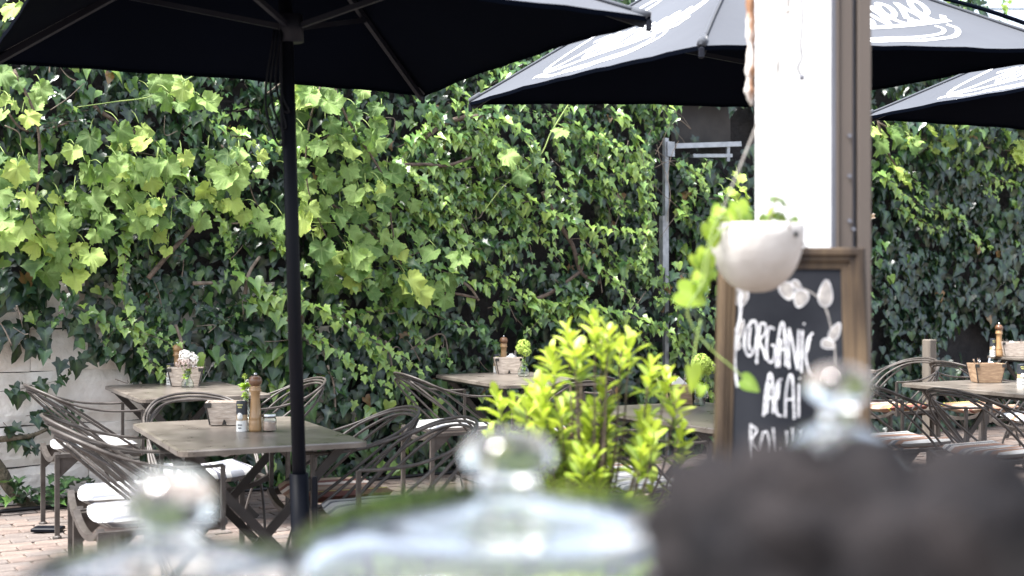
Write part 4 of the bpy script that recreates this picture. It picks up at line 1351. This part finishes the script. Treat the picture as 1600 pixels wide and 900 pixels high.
for _ in range(48):
    while True:
        x = brs.uniform(-.25, .24); z = brs.uniform(.84, 1.24); y = brs.uniform(-.2, .2)
        top = 1.25 - 2.6 * (abs(x) ** 1.35) if x > 0 else 1.25 - 2.0 * (abs(x) ** 1.5)
        if z < top and (x / .25) ** 2 + (y / .21) ** 2 < 1.05 and z > .82 + .4 * abs(x): break
    tips.append((x, y, z))
for x, y, z in tips:
    tip = Vector((x, y, z)); b0 = Vector((x * .12, y * .12, .66))
    mid = b0.lerp(tip, .5) + Vector((x * .18, y * .18, -.02))
    path = cr([b0, mid, tip], 6)
    stem_mb.append(path)
    d = (path[-1] - path[-3]).normalized()
    d = (d + Vector((0, 0, .5))).normalized()
    nl = brs.randint(8, 13)
    for k in range(nl):
        f = k / nl
        a = k * 2.4 + brs.uniform(-.3, .3)
        x_ = d.orthogonal().normalized(); y_ = d.cross(x_)
        rad = x_ * math.cos(a) + y_ * math.sin(a)
        spread = .30 + 1.0 * (1 - f)
        ld = (d + rad * spread + Vector((brs.gauss(0, .18), brs.gauss(0, .18), brs.gauss(0, .18)))).normalized()
        pos = tip - d * (.085 * (1 - f))
        nr = (d * 1.0 - rad * .4).normalized()
        # leaf templates of the shrub point along +Y
        yv = ld; zv = (nr - yv * nr.dot(yv)).normalized(); xv = yv.cross(zv)
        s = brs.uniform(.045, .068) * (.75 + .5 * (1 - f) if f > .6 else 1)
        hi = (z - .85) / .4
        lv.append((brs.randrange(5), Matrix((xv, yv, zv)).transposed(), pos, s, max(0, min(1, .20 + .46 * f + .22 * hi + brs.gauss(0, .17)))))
    # older leaves farther down the stem
    for k in range(brs.randint(2, 5)):
        p = path[brs.randint(len(path) // 3, len(path) - 3)]
        a = brs.uniform(0, 6.28); ld = Vector((math.cos(a), math.sin(a), brs.uniform(-.2, .7))).normalized()
        zv = (Vector((0, 0, 1)) - ld * ld.z).normalized(); xv = ld.cross(zv)
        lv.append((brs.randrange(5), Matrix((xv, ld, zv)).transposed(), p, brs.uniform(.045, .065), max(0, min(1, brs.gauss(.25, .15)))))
lv.sort(key=lambda l: l[2].y if hasattr(l[2], 'y') else 0)
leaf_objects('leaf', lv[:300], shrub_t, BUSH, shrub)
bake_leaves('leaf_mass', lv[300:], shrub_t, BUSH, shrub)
for path in stem_mb:
    m = MB(); m.tube(path, .0045, 5, r2=.0018); m.build('stem', WOODSTEM, shrub, smooth=True)

# ------------------------------------------------------------------ white post with its frame
PY = 3.15
def X(px, Y=PY): return (px - 800) / F * Y
xl, xr = X(1187), X(1300)
post = empty('door_post', ((xl + xr) / 2, PY, 0), 0, 'thick white painted post with a taupe metal frame down its right side', 'post')
ox = (xl + xr) / 2
m = MB(); m.box((0, .03, 1.6), (xr - xl, .06, 3.2), bev=.004); m.build('white_face', WHITEPAINT, post)
def strip(name, p0, p1, y0, dep, mt):
    m = MB(); a, b = X(p0) - ox, X(p1) - ox
    m.box(((a + b) / 2, y0 + dep / 2, 1.6), (b - a - .0006, dep, 3.2), bev=.0015); return m.build(name, mt, post)
strip('gasket', 1300.4, 1307, .004, .05, SEAL)
strip('glazing_bead', 1307, 1312, .0, .05, ALU)
fr = strip('frame_profile', 1312, 1334, .006, .05, ALU)
strip('groove', 1334, 1341, .026, .05, SEAL)
strip('frame_profile', 1341, 1362, .002, .05, ALU)
for y in (212, 275, 345, 358):
    p = P(1328 if y < 350 else 1334, y, PY)
    m = MB(); m.lathe([(0, 0), (.005, 0), (.005, .004), (0, .004)], 8); o = m.build('rivet', SEAL, fr, loc=(p.x - ox, .004, p.z)); o.rotation_euler = (R(90), 0, 0)
# peeling stick and loose wires beside it
m = MB(); prng = random.Random(2)
pts = [P(1171, -160, 3.12), P(1172, -60, 3.12), P(1172, 0, 3.12), P(1173, 40, 3.12), P(1173, 80, 3.12), P(1172, 120, 3.12), P(1171, 140, 3.12), P(1174, 165, 3.12)]
m.tube(cr(pts, 5), lambda t: .0105 + .0022 * math.sin(t * 31) * (t > .4) + .0015 * math.sin(t * 67) - .005 * (t > .97), 8)
tag(m.build('hanging_stick', RUSTWOOD, smooth=True), 'thin peeling brown stick hanging along the left edge of the white post', 'stick')
m = MB(); m.tube(cr([P(1254, -150, 3.13), P(1252, -20, 3.13), P(1254, 30, 3.13), P(1251, 70, 3.13), P(1253, 90, 3.13), P(1247, 105, 3.13), P(1252, 120, 3.13)], 6), .0022, 5)
wr = m.build('loose_wire', CABLE, smooth=True); tag(wr, 'thin curled grey wire hanging on the white post', 'wire')
m = MB(); m.lathe([(0, -.008), (.006, -.005), (.0065, .004), (0, .008)], 8, P(1253, 121, 3.13)); m.build('bead', SEAL, wr, smooth=True)

# ------------------------------------------------------------------ chalkboard
BYT = 2.98                                  # depth at the top edge
LEAN = R(9)
b_org = P(1235, 388, BYT)
bn = Vector((0, -math.cos(LEAN), math.sin(LEAN)))          # faces the camera
b_up = Vector((0, math.sin(LEAN), math.cos(LEAN)))
board = empty('chalkboard_sign', (b_org.x, b_org.y - math.tan(LEAN) * b_org.z, 0), 0, 'tall wooden framed chalkboard with white hand lettering leaning on the white post', 'sign')
BO = Vector(board.location)
def board_px(x, y, lift=0.0):
    d = Vector(((x - 800) / F, 1, -(y - 450) / F)); o = Vector((0, 0, H))
    p0 = b_org + bn * lift
    k = (p0 - o).dot(bn) / d.dot(bn)
    return o + d * k - BO
def plane_xy(x, y):
    p = board_px(x, y); q = p + BO - b_org
    return q.x, q.dot(b_up)
Btop = 0.0; Bbot = -(b_org.z / math.cos(LEAN))
xlt, _ = plane_xy(1125, 392); xrt, _ = plane_xy(1350, 390)
xlb_, yb_ = plane_xy(1103, 690); xrb_, _ = plane_xy(1355, 690)
def edge_x(side, yy):
    f = (yy - 0.0) / yb_
    f = min(f, 1.6)
    return (xlt + (xlb_ - xlt) * f) if side < 0 else (xrt + (xrb_ - xrt) * f)
def to3(x, yy, lift):
    return b_org + Vector((x, 0, 0)) + b_up * yy + bn * lift - BO
def rail(name, a, b, inw, prof):
    """moulded rail between plane points a and b; inw = inward direction in plane; prof = (offset, lift) list"""
    m = MB(); n = len(prof); vv = []
    for P_, iw in ((a, inw[0]), (b, inw[1])):
        for off, lf in prof:
            vv.append(to3(P_[0] + iw[0] * off, P_[1] + iw[1] * off, lf))
    ff = [(i, i + 1, n + i + 1, n + i) for i in range(n - 1)] + [(n - 1, 0, n, 2 * n - 1), tuple(reversed(range(n))), tuple(range(n, 2 * n))]
    m.add(vv, ff); return m.build(name, FRAMEWOOD, board)
PROF = [(0, -.03), (0, .010), (.004, .017), (.013, .017), (.016, .011), (.023, .011), (.026, .005), (.036, .004), (.036, -.03)]
tl, tr_ = (edge_x(-1, 0), 0.0), (edge_x(1, 0), 0.0)
bl, br_ = (edge_x(-1, Bbot), Bbot + .02), (edge_x(1, Bbot), Bbot + .02)
rail('frame_rail', tl, tr_, ((1, -1.35), (-1.55, -1.35)), PROF)
rail('frame_rail', bl, br_, ((1, 1), (-1.55, 1)), PROF)
rail('frame_rail', tl, bl, ((1, -1.35), (1, 1)), PROF)
rail('frame_rail', tr_, br_, ((-1.55, -1.35), (-1.55, 1)), PROF)
m = MB(); qd = [(tl[0] + .033, -.033), (tr_[0] - .033, -.033), (br_[0] - .033, Bbot + .05), (bl[0] + .033, Bbot + .05)]
m.add([to3(x, y, 0) for x, y in qd] + [to3(x, y, -.012) for x, y in qd], [(3, 2, 1, 0), (4, 5, 6, 7), (0, 1, 5, 4), (1, 2, 6, 5), (2, 3, 7, 6), (3, 0, 4, 7)])
slate = m.build('slate', BOARD, board)
def chalk_line(pts, name, w=.0075, mt=None, dbl=0):
    m = MB()
    c = cr([Vector((x, y, 0)) for x, y in pts], 6)
    p3 = [board_px(p.x, p.y, .0015) for p in c]
    sd = rnd.uniform(0, 50)
    ribbon(m, p3, [bn] * len(p3), lambda t: w * (.85 + .35 * mn.noise(Vector((t * 9 + sd, 1, 2)))))
    return m.build(name, mt or CHALK, slate)
# ORGANIC / ACAI / BOWL as drawn, one or two chalk strokes a letter
LET = [
    [[(1176, 501), (1166, 515), (1163, 540), (1170, 556), (1179, 545), (1183, 520), (1180, 502), (1172, 502)], [(1173, 510), (1170, 535), (1173, 548)]],
    [[(1188, 505), (1184, 540), (1182, 568)], [(1187, 506), (1195, 506), (1196, 520), (1187, 532), (1193, 548), (1197, 562)]],
    [[(1210, 514), (1202, 512), (1198, 535), (1199, 560), (1206, 566), (1211, 552), (1210, 540), (1205, 540)]],
    [[(1213, 574), (1215, 540), (1220, 508), (1225, 508), (1227, 545), (1228, 572)], [(1215, 546), (1227, 546)], [(1217, 574), (1220, 530)]],
    [[(1233, 576), (1232, 540), (1233, 512)], [(1233, 512), (1240, 545), (1246, 578)], [(1246, 578), (1247, 545), (1248, 515)]],
    [[(1254, 516), (1253, 550), (1252, 582)], [(1256, 505), (1257, 507)]],
    [[(1270, 520), (1263, 530), (1259, 555), (1263, 578), (1269, 587)], [(1266, 526), (1261, 550)]],
    [[(1193, 650), (1196, 615), (1202, 586), (1206, 588), (1208, 620), (1208, 646)], [(1195, 622), (1208, 621)], [(1198, 646), (1202, 600)]],
    [[(1222, 592), (1215, 598), (1212, 622), (1214, 646), (1222, 650)], [(1218, 598), (1215, 624)]],
    [[(1227, 652), (1228, 615), (1233, 588), (1238, 590), (1240, 625), (1241, 655)], [(1228, 624), (1240, 624)]],
    [[(1248, 600), (1248, 630), (1248, 652)], [(1249, 590), (1250, 592)]],
    [[(1171, 720), (1172, 690), (1173, 662)], [(1173, 664), (1182, 672), (1174, 688), (1184, 704), (1176, 718)]],
    [[(1192, 676), (1187, 700), (1191, 718), (1199, 712), (1202, 690), (1198, 674), (1191, 676)]],
    [[(1208, 668), (1211, 700), (1215, 718), (1219, 696), (1224, 718), (1228, 695), (1229, 672)]],
    [[(1238, 668), (1237, 700), (1236, 722), (1244, 726)], [(1250, 670), (1249, 700), (1249, 724)]],
]
for strokes in LET:
    base = None
    for s_ in strokes:
        chalk_line(s_, 'letter_stroke', .0056)
# drawn creeper on the right and tulip on the left
chalk_line([(1225, 452), (1250, 450), (1275, 462), (1290, 482), (1298, 510), (1304, 540), (1306, 580), (1312, 600)], 'drawn_stem', .0045, CHALKDIM)
def drawn_leaf(cx, cy, L, a, w=.35):
    ca, sa = math.cos(a), math.sin(a)
    out = []
    for k in range(13):
        f = k / 12 * 2 * math.pi
        lx = math.cos(f) * L / 2; ly = math.sin(f) * L * w / 2 * (1.1 - .4 * math.cos(f))
        out.append((cx + lx * ca - ly * sa, cy + lx * sa + ly * ca))
    m = MB(); p3 = [board_px(x, y, .0012) for x, y in out[:-1]]
    m.add(p3 + [board_px(cx, cy, .0012)], [(12, (i + 1) % 12, i) for i in range(12)])
    m.build('drawn_leaf', CHALKDIM, slate)
    chalk_line(out, 'drawn_outline', .0024)
for a in ((1230, 455, 28, 1.2, .7), (1251, 467, 28, 1.9, .7), (1245, 446, 20, .8, .5), (1290, 458, 42, -1.5, .45), (1305, 518, 30, -1.1, .45), (1294, 538, 22, .4, .6)):
    drawn_leaf(*a)
chalk_line([(1157, 455), (1157, 490), (1151, 520), (1148, 560), (1150, 590), (1153, 605)], 'drawn_stem', .007)
for a in ((1153, 465, 26, 1.4, .5), (1161, 466, 26, 1.8, .5), (1155, 515, 34, -1.2, .3), (1148, 530, 34, -1.9, .3)):
    drawn_leaf(*a)
# back leg of the easel
m = MB(); m.bar(to3(0, -.08, -.03), Vector((0, 3.11 - BO.y, 0.0)), .03, .02); m.build('prop_leg', FRAMEWOOD, board)

# ------------------------------------------------------------------ hanging pot
PTY = 2.72
pc = P(1182, 352, PTY)
pot = empty('hanging_pot', pc, 0, 'white half round ceramic pot hanging on strings before the chalkboard', 'pot')
rp = .100
prof = []
for k in range(13):
    a = R(90 * k / 12)
    prof.append((rp * math.sin(a) ** .9, -.143 * math.cos(a) ** .88 if k < 12 else 0))
inner = [(max(0, r - .006), z + .006) for r, z in prof[:-1]] + [(rp - .006, 0.0)]
m = MB(); m.lathe(prof + [(rp - .003, .003)] + list(reversed(inner)), 40); m.build('bowl', POTWHITE, pot, smooth=True)
m = MB(); m.lathe([(rp - .0065, -.014), (.05, -.008), (0, -.006)], 24); m.build('soil', SOIL, pot)
for a in (-150, -48, 70):
    ca, sa = math.cos(R(a)), math.sin(R(a))
    m = MB(); m.lathe([(0, 0), (.0065, 0), (.0065, .002), (0, .002)], 10); o = m.build('string_hole', IRON, pot, loc=(ca * (rp + .0005), sa * (rp + .0005), -.022))
    o.rotation_euler = (0, R(90), R(a))
knot = P(1231, 18, PTY) - pc
knot2 = P(1214, 118, PTY) - pc
hook = P(1240, -120, PTY) - pc
for a, via in ((-160, None), (-60, knot2 + Vector((.004, 0, 0))), (65, knot2 - Vector((.003, 0, 0)))):
    s_ = Vector((math.cos(R(a)) * (rp + .003), math.sin(R(a)) * (rp + .003), -.016))
    m = MB(); m.tube(cr([s_, via, knot], 5) if via else [s_, knot2.lerp(s_, .03) + Vector((.0, 0, 0)), knot], .0022 if via is None else .0018, 6); m.build('string', STRING, pot, smooth=True)
m = MB(); m.lathe([(0, -.006), (.006, -.003), (.007, .004), (0, .009)], 8, knot); m.build('knot', STRING, pot, smooth=True)
m = MB(); m.tube([knot, hook], .0035, 6); m.build('string', STRING, pot, smooth=True)
m = MB()
hk = hook + pc
m.tube(cr([hk + Vector((0, 0, -.01)), hk + Vector((.012, 0, .006)), hk + Vector((0, 0, .02)), hk + Vector((0, .1, .03)), Vector((hk.x, PY + .01, hk.z + .03))], 6), .004, 6)
tag(m.build('wall_hook', DARKMET, smooth=True), 'black hook on the white post carrying the pot strings above the picture', 'hook')
# trailing plant in the pot
plant = empty('trailing_plant', pc + Vector((0, 0, -.008)), 0, 'trailing plant with lime heart shaped leaves spilling left out of the hanging pot', 'plant')
trs = random.Random(4)
def plpx(x, y, dy=0.0): return P(x, y, PTY + dy) - Vector(plant.location)
lv = []
def pleaf(x, y, L, ang, tint, dy=-.06, face=(0, -1, .4)):
    """leaf with its tip towards angle ang (picture, clockwise from right)"""
    tip = Vector((math.cos(ang), trs.uniform(-.3, .1), -math.sin(ang)))
    M3 = basis(tip, Vector(face) + Vector((trs.gauss(0, .25), 0, trs.gauss(0, .25))))
    s = L / F * PTY * .70
    p = plpx(x, y, dy) - (M3 @ Vector((0, -.4, 0))) * s
    lv.append((trs.randrange(3), M3, p, s, max(0, min(1, tint + trs.gauss(-.1, .22))))); return p
for a in ((1158, 330, 48, 1.2, .85), (1140, 338, 36, 2.6, .7), (1120, 330, 30, 2.4, .8), (1108, 362, 38, 1.6, .75), (1116, 374, 36, 1.4, .55), (1100, 400, 36, 1.8, .75), (1098, 412, 34, 1.2, .6), (1106, 430, 34, 2.2, .7), (1086, 408, 30, 1.5, .85), (1100, 445, 34, 1.0, .6), (1088, 432, 26, 2.4, .9),
          (1080, 462, 66, .35, .9), (1118, 346, 26, .9, .95), (1170, 342, 24, 1.2, .6), (1092, 455, 30, 1.8, .65), (1112, 410, 30, 1.1, .5)):
    pleaf(*a)
for a in ((1215, 312, 30, -.2, .2), (1205, 330, 22, -1.2, .3), (1226, 320, 20, .5, .1), (1244, 350, 34, 1.0, .1), (1238, 356, 28, 2.2, .2), (1192, 340, 22, -1.2, .3), (1212, 336, 22, -1.0, .15), (1200, 342, 20, -1.8, .5), (1222, 342, 26, -1.5, .25)):
    pleaf(*a, dy=-.02, face=(0, -.6, .8))
pleaf(1083, 590, 56, 1.4, .8, dy=-.1); pleaf(1172, 600, 44, .5, .55, dy=-.1); pleaf(1095, 610, 26, 1.9, .7, dy=-.1)
leaf_objects('leaf', lv, pothos_t, POTHOS, plant)
for pxs in ([(1150, 350), (1125, 340), (1110, 370), (1098, 420), (1090, 460)], [(1140, 350), (1112, 380), (1100, 440), (1075, 480), (1082, 510), (1110, 545), (1145, 575), (1170, 598)], [(1095, 500), (1088, 535), (1082, 575)],
            [(1160, 350), (1155, 335), (1150, 325)], [(1200, 350), (1207, 330), (1215, 308)], [(1235, 355), (1250, 375), (1262, 388)]):
    m = MB(); m.tube(cr([plpx(x, y, -.07 if x < 1180 else -.04) for x, y in pxs], 5), .0024, 6, r2=.0016); m.build('stem', GREENSTEM if pxs[0][0] < 1190 else WOODSTEM, plant, smooth=True)

# ------------------------------------------------------------------ counter with the glass covers
ctr_ = empty('counter', (0, .62, 0), 0, 'pale stone topped counter under the glass covers below the picture', 'counter')
m = MB(); m.box((0.05, 0.05, .95), (2.2, .95, .04), bev=.006); m.build('counter_top', STONETOP, ctr_)
m = MB(); m.box((0.05, 0.05, .465), (2.1, .85, .93)); m.build('counter_body', PANEL, ctr_)
CT = .9705
def glass_shell(name, outer, wall, parent, seg=64, rmod=None):
    """outer profile from rim up to the axis; makes a closed shell of even wall"""
    inn = []
    for i, (r, z) in enumerate(outer):
        a = outer[max(0, i - 1)]; b = outer[min(len(outer) - 1, i + 1)]
        d = Vector((b[0] - a[0], b[1] - a[1])).normalized()
        n_ = Vector((-d.y, d.x))
        if i == 0: n_ = Vector((-1, 0))
        if r < 1e-6: inn.append((0, z - wall)); continue
        inn.append((max(0, r + n_.x * wall), z + n_.y * wall if i else z))
    m = MB(); m.lathe(outer + list(reversed(inn)), seg, rmod=rmod)
    # close the foot of the shell
    n0 = 0
    me = m.mesh(name, True)
    import bmesh
    bm = bmesh.new(); bm.from_mesh(me)
    be = [e for e in bm.edges if e.is_boundary]
    if be:
        bmesh.ops.bridge_loops(bm, edges=be)
    bmesh.ops.recalc_face_normals(bm, faces=bm.faces)
    for f in bm.faces: f.smooth = True
    bm.to_mesh(me); bm.free()
    return put(name, me, GLASS, parent)
def knob(prof, z0, parent):
    m = MB(); m.lathe([(r, z + z0) for r, z in prof], 40); return m.build('knob', GLASS, parent, smooth=True)

# middle: broad dome on a plate
dome = empty('glass_dome', (-.003, .95, CT), 0, 'broad clear glass cake dome with round knob, out of focus at bottom centre', 'glass dome')
m = MB(); m.lathe([(0, 0), (.205, 0), (.21, .006), (.208, .012), (0, .012)], 48); m.build('plate', PLATE, dome, smooth=False)
z0 = 1.202 - CT
glass_shell('cover', [(.190, .0125), (.190, .06), (.189, z0 - .10), (.184, z0 - .074), (.172, z0 - .048), (.148, z0 - .026), (.110, z0 - .012), (.05, z0 - .005), (.022, z0 - .001), (.0, z0)], .025, dome)
knob([(0, -.001), (.024, .0), (.020, .005), (.022, .009), (.031, .015), (.035, .023), (.033, .032), (.025, .039), (.010, .043), (0, .0435)], z0, dome)
# left: cookie jar with bell knob
jar = empty('glass_jar', (-.241, .90, CT), 0, 'clear glass jar with bell shaped lid knob, out of focus at bottom left', 'glass jar')
zl = 1.168 - CT
glass_shell('body', [(.080, .002), (.092, .01), (.094, .10), (.090, zl - .03), (.086, zl - .022)], .005, jar)
glass_shell('lid', [(.098, zl - .0215), (.100, zl - .016), (.096, zl - .011), (.075, zl - .006), (.045, zl + .0), (.02, zl + .006), (0, zl + .008)], .007, jar, rmod=lambda a, z: 1 + .018 * math.cos(a * 16))
knob([(0, .008), (.022, .0085), (.018, .014), (.022, .020), (.0315, .026), (.0325, .032), (.029, .045), (.022, .054), (.010, .058), (0, .0585)], zl - .004, jar)
# right: dark cake under a tight cover on a foot
stand = empty('cake_stand', (.160, .62, CT), 0, 'dark cake stand carrying the chocolate cake at lower right', 'cake stand')
m = MB(); m.lathe([(0, 0), (.07, 0), (.072, .006), (.03, .02), (.016, .05), (.016, .114), (.03, .154), (.118, .166), (.121, .172), (.119, .176), (0, .176)], 40); m.build('pedestal', DARKMET, stand, smooth=True)
ZC = CT + .1765
crs = random.Random(8)
m = MB(); prof = [(0, 0), (.09, 0), (.098, .01), (.102, .04), (.105, .085), (.104, .108), (.095, .122), (.072, .127), (.040, .129), (.015, .130), (0, .1305)]
fine = []
for i in range(len(prof) - 1):
    for k in range(4):
        f = k / 4; fine.append((prof[i][0] * (1 - f) + prof[i + 1][0] * f, prof[i][1] * (1 - f) + prof[i + 1][1] * f))
fine.append(prof[-1])
m.lathe(fine, 90)
vv = []
for (x, y, z) in m.v:
    p = Vector((x, y, z))
    if z > .005:
        d = Vector((x, y, max(0, z - .05) * 2)).normalized() if p.length > 1e-6 else Vector((0, 0, 1))
        c = mn.cell_vector(p * 30) if False else None
        dist = mn.voronoi(p * 19 + Vector((3, 1, 7)))[0]
        h_ = (dist[1] - dist[0])
        p = p + d * (min(.5, h_) * .040 - .020) + d * mn.noise(p * 70) * .003
    vv.append(tuple(p))
m.v = vv
tag(m.build('chocolate_cake', CAKE, smooth=True, loc=(.160, .62, ZC - .0)), 'dark lumpy chocolate cake filling the lower right corner, out of focus', 'cake')
ZD = CT + .11
foot = empty('cake_stand', (.255, 1.0, CT), 0, 'clear footed cake stand behind the dark cake', 'cake stand')
m = MB(); m.lathe([(0, 0), (.06, 0), (.062, .005), (.02, .018), (.014, .04), (.016, .085), (.12, .100), (.125, .105), (.123, .1095), (0, .1095)], 40); m.build('pedestal', PLATE, foot, smooth=True)
cover = empty('glass_dome', (.255, 1.0, ZD), 0, 'clear glass cover whose knob rises behind the dark cake at lower right', 'glass dome')
zc = 1.246 - ZD
glass_shell('cover', [(.085, .0005), (.085, .04), (.084, zc - .09), (.078, zc - .062), (.064, zc - .038), (.048, zc - .020), (.032, zc - .008), (.016, zc - .002), (0, zc)], .006, cover)
knob([(0, -.0005), (.016, .0), (.012, .006), (.014, .012), (.024, .021), (.0265, .029), (.023, .038), (.012, .044), (0, .045)], zc, cover)
